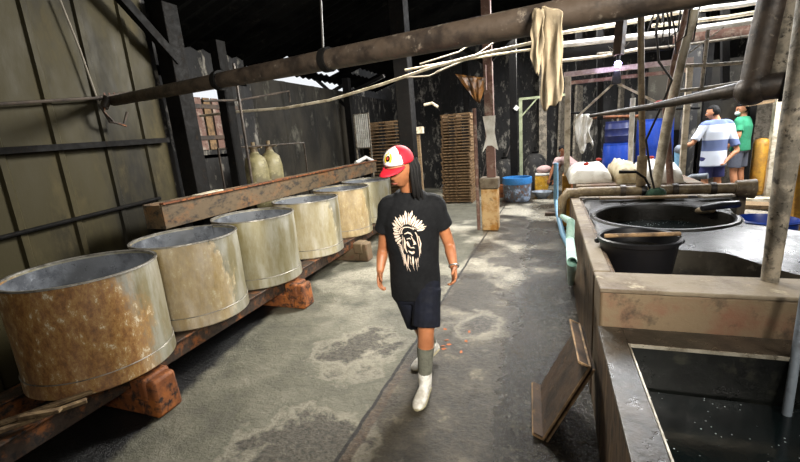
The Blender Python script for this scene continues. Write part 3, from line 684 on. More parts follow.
# tray leaning against the tank's side wall
A0 = Vector((-.015, 2.02, .004)); B0 = Vector((.205, 2.02, .465)); e1 = (B0-A0).normalized(); e2 = Vector((-.02, .5, 0)).normalized(); nrm = e2.cross(e1).normalized()
if nrm.x > 0: nrm = -nrm
L = (B0-A0).length; W_ = .48
t = empty('leaning_tray', A0, 'square dark wooden tray with pale edges leaning against the tank side wall', 'tray')
def slab(a, ax, bx_, cx_, la, lb_, lc):
    mb = MB(); P_ = [a+ax*(i*la)+bx_*(j*lb_)+cx_*(k*lc) for i in (0, 1) for j in (0, 1) for k in (0, 1)]
    V = [mb.bm.verts.new(p) for p in P_]
    for f in ((0, 1, 3, 2), (4, 6, 7, 5), (0, 4, 5, 1), (2, 3, 7, 6), (0, 2, 6, 4), (1, 5, 7, 3)): mb.bm.faces.new([V[i] for i in f])
    return mb
slab(A0, e1, e2, nrm, L, W_, .012).build('panel', 'woodd', t)
for s_0 in (0, L-.014): slab(A0+e1*s_0+nrm*.012, e1, e2, nrm, .014, W_, .05).build('end_board', 'woodd', t)
for s_0 in (0, L):
    o0 = A0+e1*s_0; mb = MB()
    mb.bar(o0+nrm*.062, o0+nrm*.062+e2*W_, .008, .008)
    for q0 in (o0, o0+e2*W_): mb.bar(q0, q0+nrm*.064, .009, .009)
    if s_0: mb.bar(o0+nrm*.004, o0+nrm*.004+e2*W_, .01, .01)
    mb.build('edge_strip', 'slat', t)
for dz in (0, -.022): MB().bar(A0+nrm*(.006+dz)-e2*.004, B0+nrm*(.006+dz)-e2*.004, .012, .010).build('edge_strip', 'slat', t)
slab(A0-nrm*.022, e1, e2, nrm, L, W_, .010).build('back_board', 'woodd', t)
# pipes along the back of the pit tank
hp = empty('feed_pipe', (1.1, 5.1, .86), 'grimy horizontal feed pipe with couplings along the back of the pit tank', 'pipe')
a = at(580, 188, y=5.12); b = at(735, 188, y=5.12); zc = .872
pts = [(a.x-.07, 5.12, zc-.02), (a.x, 5.12, zc), (b.x*.3+a.x*.7, 5.12, zc), (b.x, 5.12, zc)]
MB().tube(pts, .055, 16).build('pipe_body', 'brownpipe', hp)
for s in (.28, .42, .5, .62, .85): MB().tube([Vector(pts[1]).lerp(Vector(pts[3]), s), Vector(pts[1]).lerp(Vector(pts[3]), s+.035)], .068, 16).build('coupling', 'pipe' if s != .42 else 'black', hp)
MB().tube([(pts[0][0]+.04, 5.12, zc-.01), (pts[0][0]-.06, 5.1, zc), (pts[0][0]-.12, 5.08, zc-.08), (pts[0][0]-.12, 5.06, zc-.28)], [.055, .055, .05, .045], 14).build('elbow', 'brownpipe', hp)
MB().tube([(b.x, 5.12, zc), (b.x+.16, 5.1, zc-.01)], [.08, .1], 14).build('end_bell', 'brownpipe', hp)
p = at(641, 183, y=5.12)
a_h = pts[0]
sp = empty('riser_pipe', (p.x, 5.12, .93), 'tall brown riser pipe rising from the feed pipe to the roof', 'pipe')
MB().tube([(p.x, 5.12, .93), (p.x, 5.12, 1.25)], .05, 14).build('socket', 'brownpipe', sp)
MB().tube([(p.x, 5.12, 1.25), at(641, 60, y=5.12), at(641, -20, y=5.12)], .032, 12).build('riser', 'brownpipe', sp)
tag(MB().tube([at(654, 196, y=5.0), at(668, 120, y=5.0), at(683, 55, y=5.0), at(695, 10, y=5.0)], [.05, .05, .04, .04], 10, .06).build('leaning_pole', 'pale'), 'pale leaning pole just right of the tall riser pipe', 'pole')
tag(MB().tube([at(671, 195, y=5.3), at(666, 110, y=5.3), at(676, 60, y=5.3), at(693, -10, y=5.3)], [.035, .035, .04, .04], 10, .06).build('leaning_pole', 'redpost'), 'brown leaning pole that bends behind the pale leaning pole', 'pole')
t = tag(MB().ball(at(657, 196, y=5.0), .09, (1, .7, 1.2), 14).build('green_rag', mat('dark_green_rag', '#1f3a2c', '#34553f', rough=.9, scale=12), jitter=.06), 'dark green rag clump wrapped around the feed pipe', 'rag')
tag(MB().ball(at(660, 106, y=4.85), .045, (1.4, 1, .8), 10).build('red_rag', 'redrag', jitter=.03), 'small red rag tied where the poles cross', 'rag')
tag(MB().tube([at(619, 172, y=5.0), at(636, 172, y=5.0), at(645, 178, y=5.0), at(650, 188, y=5.0), at(657, 196, y=4.95)], [.018, .014, .012, .012, .012], 8).build('valve_lever', 'steel'), 'dark lever and cord on the riser pipe above the feed pipe', 'lever')
tag(MB().tube([at(661, -5, y=4.7), at(656, 30, y=4.7), at(659, 62, y=4.7), at(672, 80, y=4.7), at(662, 105, y=4.8), at(646, 140, y=4.9), at(651, 175, y=4.95), at(655, 192, y=4.95)], .011, 8).build('power_cable', 'cable'), 'black cord hanging from the roof between riser and leaning poles', 'cord')
for k in range(5):
    a = at(655+k*3, -6, y=4.4+k*.15); b = at(648+k*7, 30+k*6, y=4.4+k*.15); c2 = at(664+k*9, 4+k*3, y=4.4+k*.15)
    tag(MB().tube([a, a.lerp(b, .6)+Vector((.02, 0, 0)), b, b.lerp(c2, .5)+Vector((.05, 0, -.05)), c2+Vector((0, 0, .2))], .008, 6).build('looped_cable', 'cable'), 'black cable looping from the roof above the riser pipe', 'cable', 'looped black cables')
# dark horizontal pipe from the riser to the big fitting
hb = empty('arm_pipe', at(655, 106, y=4.6), 'dark tapering pipe arm running from the leaning poles to the big pipe fitting', 'pipe')
MB().tube([at(590, 116, y=4.9), at(655, 106, y=4.6), at(700, 97, y=4.3), at(748, 88, y=4.0)], [.018, .03, .045, .06], 14).build('arm', 'pipe', hb)
bp = empty('big_pipe', at(752, 88, y=4.0), 'big sooty pipe fitting entering from the right edge above the workers', 'pipe')
MB().tube([at(746, 90, y=4.0), at(775, 86, y=3.95), at(860, 80, y=3.9)], .095, 20).build('main_pipe', 'pipe', bp)
MB().ball(at(752, 90, y=4.0), .115, seg=20).build('joint', 'pipe', bp)
MB().tube([at(782, 86, y=3.94), at(787, 86, y=3.93)], .11, 20).build('flange', 'steel', bp)
MB().tube([at(752, 88, y=4.0), at(765, 30, y=4.0), at(780, -30, y=4.0)], [.085, .09, .09], 18).build('upright', 'pipe', bp)
MB().tube([at(778, 80, y=4.0), at(785, 35, y=4.0), at(794, -20, y=4.0)], [.07, .075, .08], 14, .08).build('side_upright', 'mott', bp)
# thin conduits at the right back
for k, (u0, v0, u1, v1, lb) in enumerate(((672, 66, 750, 62, 'thin pale conduit just above the big dark pipe arm'), (668, 92, 738, 83, 'thin pale conduit lying along the dark pipe arm'), (700, 100, 708, 30, 'thin vertical conduit behind the dark pipe arm'))):
    tag(MB().tube([at(u0, v0, y=6.2), at((u0+u1)/2, (v0+v1)/2+1, y=6.2), at(u1, v1, y=6.2)], .022, 8).build('thin_conduit', 'mott'), lb, 'pipe')
tag(MB().tube([at(679, 60, y=5.8), at(700, 45, y=5.8), at(724, 27, y=5.8)], .008, 6).build('guy_wire', 'cablep'), 'taut thin wire slanting up behind the leaning poles', 'wire')

# counter with white sheets behind the tank
t = empty('work_counter', (1.15, 6.4, 0), 'concrete work counter strewn with debris behind the pit tank', 'counter')
MB().box((1.0, 6.35, .42), (1.25, 1.6, .84)).build('body', 'conc', t, bevel=.02, jitter=.015)
MB().box((1.0, 6.35, .865), (1.33, 1.66, .05)).build('top', 'face', t, bevel=.01, jitter=.012)
def sheet(name, u0, u1, v0, v1, y, m, label, cat, h=.1, zb=.895):
    a = at(u0, v1, z=zb); b = at(u1, v1, z=zb); w_ = b.x-a.x; d_ = h[1] if isinstance(h, tuple) else .5; hh = h[0] if isinstance(h, tuple) else h
    mb = MB(); rs = []
    for i in range(16):
        f = i/15; r_ = []
        for j in range(12):
            g = j/11; e = min(1, 4*min(f, 1-f))**.3*min(1, 4*min(g, 1-g))**.3
            r_.append((a.x+w_*f, a.y+d_*g, zb+.004+e*hh*(.85+.25*mnoise.noise(Vector((f*5+u0, g*4, y))))))
        rs.append(r_)
    mb.rings(rs, closed=False, cap=False)
    return tag(mb.build(name, m, solid=.008), label, cat)
sheet('plastic_sheet', 569, 616, 160, 184, 1, 'white', 'crumpled white plastic sheet on the left of the work counter', 'sheet', (.22, 1.15))
sheet('paper_sack', 617, 641, 160, 184, 2, mat('cream_sack', '#ddd0b0', '#c7b48c', rough=.8, scale=6), 'cream coloured sack on the work counter, left of the riser pipe', 'sack', (.26, 1.1))
sheet('plastic_sheet', 643, 690, 160, 184, 3, 'white', 'crumpled white plastic sheet on the counter, right of the riser pipe', 'sheet', (.24, 1.15))
for k, (u, v, y) in enumerate(((587, 166, 6.0), (598, 165, 6.3), (650, 170, 6.2))):
    p = at(u, v, y=y)
    tag(MB().ball((p.x, y, 1.12), .028, (1.3, 1, .7), 8).build('red_scrap', 'redrag', jitter=.03), ['red scrap at the left edge of the white sheet on the counter', 'red scrap near the middle of the left white sheet on the counter', 'red scrap on the right white sheet by the riser pipe'][k], 'scrap', 'red scraps')
# debris strips on the back of the pit tank
for k, (u0, u1, v, m, lb) in enumerate(((598, 640, 196, 'face', 'flat broken board lying between pit and feed pipe, left of the riser'), (640, 690, 199, 'wood', 'flat broken board lying between pit and feed pipe, right of the riser'), (700, 735, 197, 'rubble', 'flat broken board at the right end of the feed pipe'))):
    a = at(u0, v, z=.83); b = at(u1, v, z=.83)
    tag(MB().bar((a.x, 4.88-.02*k, .84), (b.x, 4.90, .835), .1, .02).build('broken_board', m, jitter=.01), lb, 'board')
# white-painted frame with lamp
p = at(566, 220, y=7.2); zt = at(572, 76, y=7.2).z
t = empty('painted_gantry', (p.x, 7.2, 0), 'white painted steel frame standing behind the work counter', 'frame')
xr_ = at(692, 72, y=7.2).x
MB().bar((p.x, 7.2, 0), (p.x, 7.2, zt), .085, .085).build('upright', 'pale', t, bevel=.005)
MB().box((p.x, 7.2, .42), (.13, .14, .84)).build('boot', 'ochre', t, bevel=.01, jitter=.01)
MB().bar((p.x-.06, 7.2, zt+.03), (xr_, 7.2, zt+.03), .07, .07).build('top_rail', mat('pinkish_white_paint', '#d6c4bd', '#b39c93', rough=.6, scale=8), t)
MB().bar((p.x-.0, 7.3, zt-.09), (xr_, 7.3, zt-.09), .04, .05).build('lower_rail', 'redpost', t)
for u, s in ((598, -1), (640, 1)):
    MB().bar(at(615, 82, y=7.15), at(618+s*42, 118 if s < 0 else 104, y=7.15), .03, .03).build('brace', 'pale', t)
MB().bar((xr_-.03, 7.2, 0), (xr_-.03, 7.2, zt), .07, .07).build('upright', 'pale', t)
# lamp
lp = at(618, 64, y=6.9)
t = empty('bulb_lamp', lp, 'glowing violet-white bulb hanging over the work counter', 'lamp')
MB().ball(lp, .045, seg=16).build('bulb', 'bulb', t)
MB().tube([lp+Vector((0, 0, .045)), lp+Vector((0, 0, .12))], .025, 10).build('socket', 'black', t)
MB().bar(lp+Vector((0, .0, .12)), lp+Vector((.08, .1, 1.5)), .12, .09).build('hanger', 'woodd', t)
MB().tube([lp+Vector((-.05, 0, .1)), lp+Vector((-.13, 0, .25)), lp+Vector((0, 0, .14)), lp+Vector((.13, 0, .27))], .008, 6).build('flex', 'cablep', t)
t = tag(MB().box(lp+Vector((0, .1, -.17)), (.13, .08, .18), taper=.7).build('dark_hook', 'black', bevel=.01), 'dark clamp under the glowing bulb on the white frame', 'clamp')
# roof pipes / purlins at the right
PK = [(563, 33, 680, 12, 'pale', .035), (563, 45, 760, 20, 'white', .05), (563, 61, 640, 49, 'pale', .03), (600, 54, 770, 33, 'mott', .02), (660, 14, 810, -6, 'white', .04), (560, 28, 600, 17, 'pale', .018), (655, 26, 800, 5, 'pale', .03), (755, 22, 830, 14, 'white', .05)]
LB = ['upper pale roof pipe right of the hanging cloth', 'white roof pipe along the top of the dark purlin', 'lower pale roof pipe below the dark purlin, left of the riser', 'thin grey roof pipe below the dark purlin, right of the bulb lamp', 'topmost white roof pipe at the upper right', 'short thin pale rod slanting from behind the hanging cloth', 'pale roof pipe between the two white ones at the upper right', 'white roof pipe end beside the big upright at the upper right']
for k, (u0, v0, u1, v1, m, r) in enumerate(PK):
    tag(MB().tube([at(u0-3, v0, y=8.2), at((u0+u1)/2, (v0+v1)/2+1.5, y=8.2), at(u1, v1, y=8.2)], r, 8).build('roof_pipe', m), LB[k], 'pipe', 'roof pipes')
for k, (u0, v0, u1, v1, h, m) in enumerate(((552, 57, 672, 43, .2, 'steel'), (672, 40, 830, 20, .13, 'redpost'))):
    tag(MB().bar(at(u0, v0, y=8.4), at(u1, v1, y=8.4), .1, h).build('roof_beam', m), ['dark roof purlin between the hanging cloth and the riser pipe', 'red-brown roof purlin right of the riser pipe'][k], 'beam')
for k, (u, v0, v1) in enumerate(((600, 20, 120), (579, 55, 75), (725, 20, 100), (764, 0, 60))):
    tag(MB().bar(at(u, v0-25, y=8.6), at(u, v1, y=8.6), .1, .1).build('roof_strut', 'steel'), ['dark strut left of the glowing bulb', 'short dark strut above the white frame corner', 'dark strut above the striped-shirt worker', 'dark strut behind the big upright at the upper right'][k], 'strut', 'dark roof struts')
# hanging drapes & sheet metal at the back right
tag(MB().box((at(710, 70, y=9.9).x, 10.3, 2.0), (1.9, .04, 1.3)).build('sheet_panel', 'panelwall'), 'dark sheet metal panel high behind the workers', 'panel')['kind'] = 'structure'
# weathered boards against the back wall, right of the charred post
for k, (u, w_, h_, m, lb) in enumerate(((577, .5, 2.6, 'mott', 'tall peeling board on the back wall just right of the white frame upright'), (597, .35, 2.9, 'darkwall', 'sooty board on the back wall above the navy barrel'),
        (618, .3, 2.7, 'rubble', 'grey board on the back wall directly below the glowing bulb'), (655, .5, 2.8, 'mott', 'wide peeling board on the back wall behind the leaning poles'), (560, .3, 2.4, 'rubble', 'grey board on the back wall just left of the white frame upright'), (693, .35, 2.5, 'conc', 'brownish board on the back wall left of the striped-shirt worker'))):
    p = at(u, 140, y=12.3)
    tag(MB().bar((p.x, 12.3, 0), (p.x+.05, 12.4, h_), .06, w_).build('weathered_board', m, bevel=.01, jitter=.02), lb, 'board')
# blue barrels
def barrel(x, y, z, r, h, m, label, g):
    t = empty('plastic_barrel', (x, y, z), label, 'barrel', g)
    pr = [(.001, z), (r*.92, z), (r*.98, z+.03), (r, z+h*.3), (r*1.02, z+h*.33), (r, z+h*.36), (r, z+h*.64), (r*1.02, z+h*.67), (r, z+h*.7), (r*.96, z+h-.04), (r*.9, z+h), (.001, z+h-.01)]
    MB().lathe(pr, (x, y, 0), 28).build('body', m, t)
    MB().lathe([(r*.88, z+h-.012), (r*.9, z+h+.01), (r*.96, z+h+.008), (r*.96, z+h-.03)], (x, y, 0), 28).build('lid_rim', m, t)
bxs = at(618, 150, y=10); 
barrel(bxs.x, 10, 0, .30, 1.16, 'blue', 'bright blue barrel under the navy one behind the work counter', 'barrels behind the counter')
barrel(bxs.x, 10, 1.18, .27, .43, 'dblue', 'short navy barrel standing on a bright blue one', 'barrels behind the counter')
barrel(at(652, 150, y=10.0).x+.05, 10.1, 0, .34, 1.6, 'blue', 'tall bright blue barrel right of the navy one', 'barrels behind the counter')
tag(MB().tube([at(630, 182, y=7.0), at(631, 140, y=7.0), at(633, 98, y=7.0)], .035, 10).build('white_pipe', 'white'), 'upright white plastic pipe in front of the blue barrels', 'pipe')
tag(MB().tube([at(590, 118, y=9), at(640, 116, y=9)], .03, 8).build('rusty_bar', 'orust'), 'rusty horizontal bar above the navy barrel', 'bar')
# white sack hanging left
mb = MB(); rs = []
for i in range(12):
    u = 576+15*i/11
    rs.append([at(u+(2*math.sin(j*.8) if i > 8 else 0), 114+(148-114-6*math.cos(i*.7))*j/11, y=8.6)+Vector((0, .05*math.sin(i*1.3+j*.4), 0)) for j in range(12)])
mb.rings(rs, closed=False, cap=False)
tag(mb.build('white_sheet', 'white', solid=.01), 'white plastic sheet hanging behind the white frame upright', 'sheet')
tag(MB().tube([at(566, 113, y=8.62), at(592, 113, y=8.62), at(640, 110, y=8.62), at(700, 108, y=8.62)], .02, 8).build('hanging_rail', 'steel'), 'dark rail behind the white frame from which the white sheet hangs', 'rail')
# hoses on the floor left of the tank
tag(MB().tube([at(556, 163, y=7.7), at(556, 200, y=7.7), at(558, 218, y=7.4)+Vector((0, 0, .05)), at(563, 235, z=.04), at(571, 250, z=.04)], .04, 12).build('blue_pipe', 'pvcblue'), 'light blue plastic pipe standing then bending along the floor by the tank', 'pipe')
tag(MB().tube([(a_h[0]-.12, 5.06, .60), at(571, 222, x=.17), at(570, 240, x=.16), at(572, 262, x=.14), at(571, 283, z=.035)], .030, 12).build('green_hose', 'pvcgreen'), 'pale green hose hanging down the left side of the pit tank', 'hose')
tag(MB().bar(at(545, 214, z=.03), at(562, 214, z=.03), .1, .05).build('dark_plank', 'woodd'), 'short dark plank on the floor behind the light blue pipe', 'plank')
# ---------------------------------------------------------------- right background yard
for k, (u0, v0, u1, v1, m) in enumerate(((745, 205, 800, 207, 'wood'), (742, 213, 800, 219, 'rubble'), (758, 226, 815, 236, 'wood'), (735, 200, 790, 199, 'pale'), (765, 243, 830, 258, 'rubble'), (600, 205, 700, 203, 'wood'))[:5]):
    a = at(u0, v0, z=.05); b = at(u1, v1, z=.05)
    tag(MB().bar(a, b, .32, .06).build('floor_plank', m, jitter=.02), ['second floor plank behind the blue tub, dull brown', 'grey rubble-covered plank just behind the blue tub', 'brown plank between the blue tub and the mottled post', 'pale plank farthest back at the workers\' feet', 'grey rubble-covered plank nearest the right edge'][k], 'plank', 'planks on the yard floor')
tag(MB().bar(at(794, 140, y=6.7), Vector((at(784, 238, y=6.7).x, 6.6, 0.0)), .09, .22).build('ochre_board', 'ochre', bevel=.01), 'ochre board leaning behind the tall mottled post', 'board')
p = at(763, 165, y=9.6)
def slabthing(u0, v0, u1, v1, y, th, m, label, cat, nm):
    a = at((u0+u1)/2, v0, y=y); wd = (at(u1, (v0+v1)/2, y=y)-at(u0, (v0+v1)/2, y=y)).x; zt = at((u0+u1)/2, v0, y=y).z
    mb = MB(); mb.box((a.x, y, zt/2), (wd, th, zt)); return tag(mb.build(nm, m, bevel=min(.12, th*.45, wd*.4)), label, cat)
slabthing(755, 138, 771, 196, 9.9, .3, 'ochre', 'ochre rounded drum-like container behind the workers', 'container', 'ochre_container')
slabthing(736, 140, 752, 196, 10.6, .35, 'rubble', 'grey rounded sack-like block right of the green-shirt worker', 'block', 'grey_block')
slabthing(796, 145, 830, 195, 8.6, .3, 'bluew', 'pale blue container at the right edge behind the ochre board', 'container', 'blue_container')
MB().box((at(775, 120, y=10.8).x, 11.4, 1.0), (2.2, .15, 2.0)).build('wall_yard', 'rubble', jitter=.02)['kind'] = 'structure'
for k in range(2):
    a = at(746, 98+k*6, y=9.6); b = at(774, 94+k*6, y=9.6)
    tag(MB().bar(a, b, .1, .09).build('stored_beam', 'wood'), ['upper wooden beam stored right of the green-shirt worker', 'lower wooden beam stored right of the green-shirt worker'][k], 'beam', 'stored wooden beams')
vpost('rack_post', 776, 130, 9.75, .14, 2.3, 'pale', 'whitewashed post carrying the stored wooden beams')
vpost('rack_post', 750, 130, 9.9, .1, 2.3, 'steel', 'dark post carrying the left end of the stored wooden beams')
tag(MB().ball(at(725, 95, y=10.9), .3, (1.1, .3, 1), 20).build('white_drape', 'white', jitter=.12), 'white drape hanging behind the two workers', 'drape')
vpost('back_post', 706, 100, 10.0, .1, 3.6, 'steel', 'dark post behind the striped-shirt worker')
vpost('back_post', 690, 100, 9.6, .22, 3.4, 'darkwall', 'broad sooty post left of the striped-shirt worker')
# pale pipe the worker holds
tag(MB().tube([at(678, 152, y=9.0), at(678, 182, y=9.0), Vector((at(678, 182, y=9.0).x, 9.0, 0))], .06, 12).build('pale_blue_pipe', 'pvcblue'), 'upright pale blue pipe under the striped-shirt worker\'s outstretched hand', 'pipe')
tag(MB().ball(at(679, 150, y=9.0), .08, (1, 1, 1.2), 12).build('pipe_valve', 'cyl'), 'grey valve on top of the pale blue pipe', 'valve')
tag(MB().tube([(at(682, 180, y=7.4).x, 7.4, 0), at(682, 182, y=7.4), at(692, 177, y=7.4), at(708, 176, y=7.3)], .045, 12).build('grey_pipe', 'cyl'), 'grey angled pipe between counter and striped-shirt worker', 'pipe')
sc0 = None
for k in range(9):
    p = at(436+random.uniform(0, 34), 326+random.uniform(0, 40), z=0)
    if sc0 is None:
        mb = MB(); mb.poly([(-.02, -.008, .004), (.0, -.014, .009), (.022, .0, .005), (.004, .012, .003)]); sc0 = o = mb.build('orange_scrap', 'ochre' if k else mat('orange_scrap', '#b0653a', '#7d4a2c', rough=.8), smooth=False, solid=.002)
    else: o = sc0.copy(); COL.objects.link(o)
    o.location = (p.x, p.y, 0); o.rotation_euler = (0, 0, random.uniform(0, 6)); tag(o, 'small orange scrap on the wet floor right of the walking man', 'scrap', 'orange scraps on the floor')
# ================================================================== PEOPLE
def fuse(o, voxel, smooth=6):
    md = o.modifiers.new('remesh', 'REMESH'); md.mode = 'VOXEL'; md.voxel_size = voxel; md.use_smooth_shade = True
    ms = o.modifiers.new('smooth', 'SMOOTH'); ms.iterations = smooth; ms.factor = .5
    return o
def limb(mb, pts, rad, seg=14):
    """smooth tapered limb through the joints"""
    P = [Vector(p) for p in pts]; out = []; R = []
    n = len(P)
    for i in range(n-1):
        p0 = P[max(i-1, 0)]; p1 = P[i]; p2 = P[i+1]; p3 = P[min(i+2, n-1)]
        for k in range(5):
            t = k/5
            c = .5*((2*p1)+(p2-p0)*t+(2*p0-5*p1+4*p2-p3)*t*t+(3*p1-p0-3*p2+p3)*t**3)
            out.append(c); R.append(rad[i]+(rad[i+1]-rad[i])*t)
    out.append(P[-1]); R.append(rad[-1])
    mb.tube(out, R, seg); return out
def hand(mb, W, d, palm, s, curl=.5, side=1):
    d = d.normalized(); palm = (palm-d*palm.dot(d)).normalized(); lat = d.cross(palm)*side
    # palm block as a flattened loft
    secs = [(W+d*(.0*s), lat, palm, .026*s, .020*s), (W+d*.03*s, lat, palm, .036*s, .017*s), (W+d*.06*s, lat, palm, .041*s, .015*s), (W+d*.088*s, lat, palm, .039*s, .012*s)]
    mb.loft(secs, 14)
    for k, (o_, L) in enumerate(((-.030, .070), (-.010, .080), (.011, .074), (.030, .058))):
        b = W+d*.078*s+lat*o_*s; c = curl*(1+.15*k); p = [b]; a = c*.35
        for seg_ in (.45, .32, .23):
            dr = d*math.cos(a)+palm*math.sin(a)+lat*o_*1.2; p.append(p[-1]+dr.normalized()*L*seg_*s); a += c*.7
        mb.tube(p, [.0095*s, .009*s, .0085*s, .007*s], 8)
    b = W+d*.02*s-lat*.022*s+palm*.006*s
    p = [b, b+(d*.55-lat*.75+palm*.35).normalized()*.035*s]; p.append(p[-1]+(d*.85-lat*.4+palm*.4).normalized()*.03*s); p.append(p[-1]+(d*.95-lat*.05+palm*.35).normalized()*.024*s)
    mb.tube(p, [.013*s, .0115*s, .010*s, .008*s], 8)
def head_mesh(mb, c, face, upv, s):
    """head with brow, nose, lips, chin and ears, built in its own axes"""
    face = face.normalized(); upv = (upv-face*upv.dot(face)).normalized(); lat = face.cross(upv)
    R = bmesh.ops.create_uvsphere(mb.bm, u_segments=48, v_segments=36, radius=1)['verts']
    for v in R:
        x, y, z = v.co    # x lateral, y front, z up
        w_ = .076; dph = .092; hh = .118
        X_ = x*w_; Y_ = y*dph; Z_ = z*hh
        if z < 0: X_ *= 1-.30*(-z)**1.3; Y_ *= 1-(.10 if y > 0 else .35)*(-z)
        if y > 0:
            g = lambda a, b, sa, sb: math.exp(-((X_-a)/sa)**2-((Z_-b)/sb)**2)
            f = max(0, y)
            Y_ += f*(.024*g(0, -.028, .011, .014)+.012*g(0, -.008, .008, .022)+.007*g(0, .022, .04, .010)-.012*g(.030, .002, .016, .012)-.012*g(-.030, .002, .016, .012)
                     +.009*g(0, -.058, .020, .006)+.007*g(0, -.070, .016, .006)-.005*g(0, -.064, .022, .003)+.010*g(0, -.095, .020, .014)+.004*g(.04, -.03, .02, .02)+.004*g(-.04, -.03, .02, .02))
        v.co = c+(lat*X_+face*Y_+upv*Z_)*s
    for sd in (-1, 1):
        E_ = bmesh.ops.create_uvsphere(mb.bm, u_segments=12, v_segments=8, radius=1)['verts']
        for v in E_:
            x, y, z = v.co; v.co = c+(lat*(sd*.078+x*.010)+face*(-.008+y*.017)+upv*(-.008+z*.030))*s
    return face, upv, lat
def figure(name, loc, J, label, mats, s=1.0, vox=.007, face=None, fw=None, upv=Vector((0, 0, 1)), wid=1.0, curl=.5, shirt_stripes=None):
    root = empty(name, loc, label, 'person')
    fw = fw.normalized(); V = {k: Vector(v) for k, v in J.items()}
    lat = fw.cross(Vector((0, 0, 1))).normalized()*-1   # towards the person's left
    lat = (V['shL']-V['shR']).normalized(); dep = lat.cross((V['neck']-V['hip']).normalized()).normalized()
    latH = (V['hipL']-V['hipR']).normalized(); depH = latH.cross((V['neck']-V['hip']).normalized()).normalized()
    mb = MB()
    fc, uv_, lt = head_mesh(mb, V['head'], face, upv, s)
    limb(mb, [V['neck']-(V['head']-V['neck'])*.25, V['neck'], V['head']-uv_*.04*s-fc*.02*s], [.06*s, .055*s, .052*s])
    # trunk
    sp = [V['hip'].lerp(V['neck'], f) for f in (-.08, 0, .2, .45, .7, .88, .98)]
    wx = [.13, .15, .14, .145, .165, .15, .07]; wy = [.09, .105, .095, .1, .105, .085, .055]
    bl = [latH.lerp(lat, min(1, i/4)).normalized() for i in range(7)]; bd = [depH.lerp(dep, min(1, i/4)).normalized() for i in range(7)]
    mb.loft([(p, a, b, x*s*wid, y*s*wid) for p, a, b, x, y in zip(sp, bl, bd, wx, wy)], 24)
    for S in 'LR':
        limb(mb, [V['neck'].lerp(V['sh'+S], .6)-Vector((0, 0, .03*s)), V['sh'+S], V['sh'+S].lerp(V['el'+S], .5), V['el'+S], V['el'+S].lerp(V['wr'+S], .35), V['wr'+S]], [.05*s, .05*s, .044*s, .037*s, .038*s, .024*s])
        limb(mb, [V['hip'+S]+Vector((0, 0, .05*s)), V['hip'+S], V['hip'+S].lerp(V['kn'+S], .5), V['kn'+S], V['kn'+S].lerp(V['an'+S], .35), V['an'+S]], [.08*s, .085*s, .075*s, .055*s, .056*s, .036*s])
        hd = V['ha'+S]-V['wr'+S]
        hand(mb, V['wr'+S]-hd.normalized()*.008, hd, (-lat if S == 'L' else lat)*.8+dep*.3, s, curl, 1 if S == 'L' else -1)
        limb(mb, [V['an'+S], V['an'+S].lerp(V['toe'+S], .5)-Vector((0, 0, .02)), V['toe'+S]], [.035*s, .033*s, .022*s], 10)
    body = fuse(mb.build('body', mats['skin'], root), vox, 3)
    # shirt
    mb = MB()
    wx = [.182, .178, .170, .172, .185, .17, .085]; wy = [.130, .125, .12, .122, .128, .105, .075]
    fr = (mats.get('low', -.12), .04, .25, .45, .7, .88, 1.02)
    sp = [V['hip'].lerp(V['neck'], f) for f in fr]
    mb.loft([(p, a, b, x*s*wid, y*s*wid) for p, a, b, x, y in zip(sp, bl, bd, wx, wy)], 30)
    for S in 'LR':
        e = V['sh'+S].lerp(V['el'+S], mats.get('sleeve', .72))
        limb(mb, [V['neck'].lerp(V['sh'+S], .35)-Vector((0, 0, .045*s)), V['sh'+S], V['sh'+S].lerp(e, .5), e], [.07*s, .068*s, .066*s, .07*s])
    for v in mb.bm.verts: v.co += mnoise.noise_vector(v.co*9)*.006
    shirt = fuse(mb.build('shirt', mats['shirt'], root), vox, 4)
    # shorts
    mb = MB()
    sp = [V['hip'].lerp(V['neck'], f) for f in (-.16, -.08, .0, .08)]
    mb.loft([(p, latH, depH, x*s*wid, .118*s*wid) for p, x in zip(sp, (.17, .182, .182, .165))], 24)
    for S in 'LR':
        k = V['hip'+S].lerp(V['kn'+S], mats.get('hem', .93))
        limb(mb, [V['hip'+S], V['hip'+S].lerp(k, .5), k], [.098*s, .096*s, .098*s])
    fuse(mb.build('shorts', mats['shorts'], root), vox, 3)
    # hair
    mb = MB(); R = bmesh.ops.create_uvsphere(mb.bm, u_segments=32, v_segments=24, radius=1)['verts']; kill = []
    for v in R:
        x, y, z = v.co
        if (y > .15 and z < .40) or z < -.55-.2*y: kill.append(v)
        v.co = V['head']+(lt*x*.083+fc*(y*.098-.004)+uv_*(z*.124+.003))*s+mnoise.noise_vector(v.co*6)*.006
    bmesh.ops.delete(mb.bm, geom=kill, context='VERTS')
    mb.build('hair', 'hair', root, solid=.008)
    # face
    for sd in (-1, 1):
        o_ = V['head']+(lt*sd*.030+fc*.0775+uv_*.002)*s
        MB().ball(o_, .011*s, seg=10).build('eye', 'white', root)
        MB().ball(o_+(fc*.0055)*s, .0072*s, seg=8).build('pupil', 'hair', root)
        MB().tube([V['head']+(lt*sd*.014+fc*.091+uv_*.021)*s, V['head']+(lt*sd*.03+fc*.089+uv_*.026)*s, V['head']+(lt*sd*.048+fc*.076+uv_*.020)*s], .0035*s, 6).build('eyebrow', 'hair', root)
    MB().tube([V['head']+(lt*-.020+fc*.084-uv_*.066)*s, V['head']+(fc*.0945-uv_*.064)*s, V['head']+(lt*.020+fc*.084-uv_*.066)*s], .0045*s, 6).build('lips', mat('lip_skin', '#8e4c3c', '#7f4234', rough=.5), root)
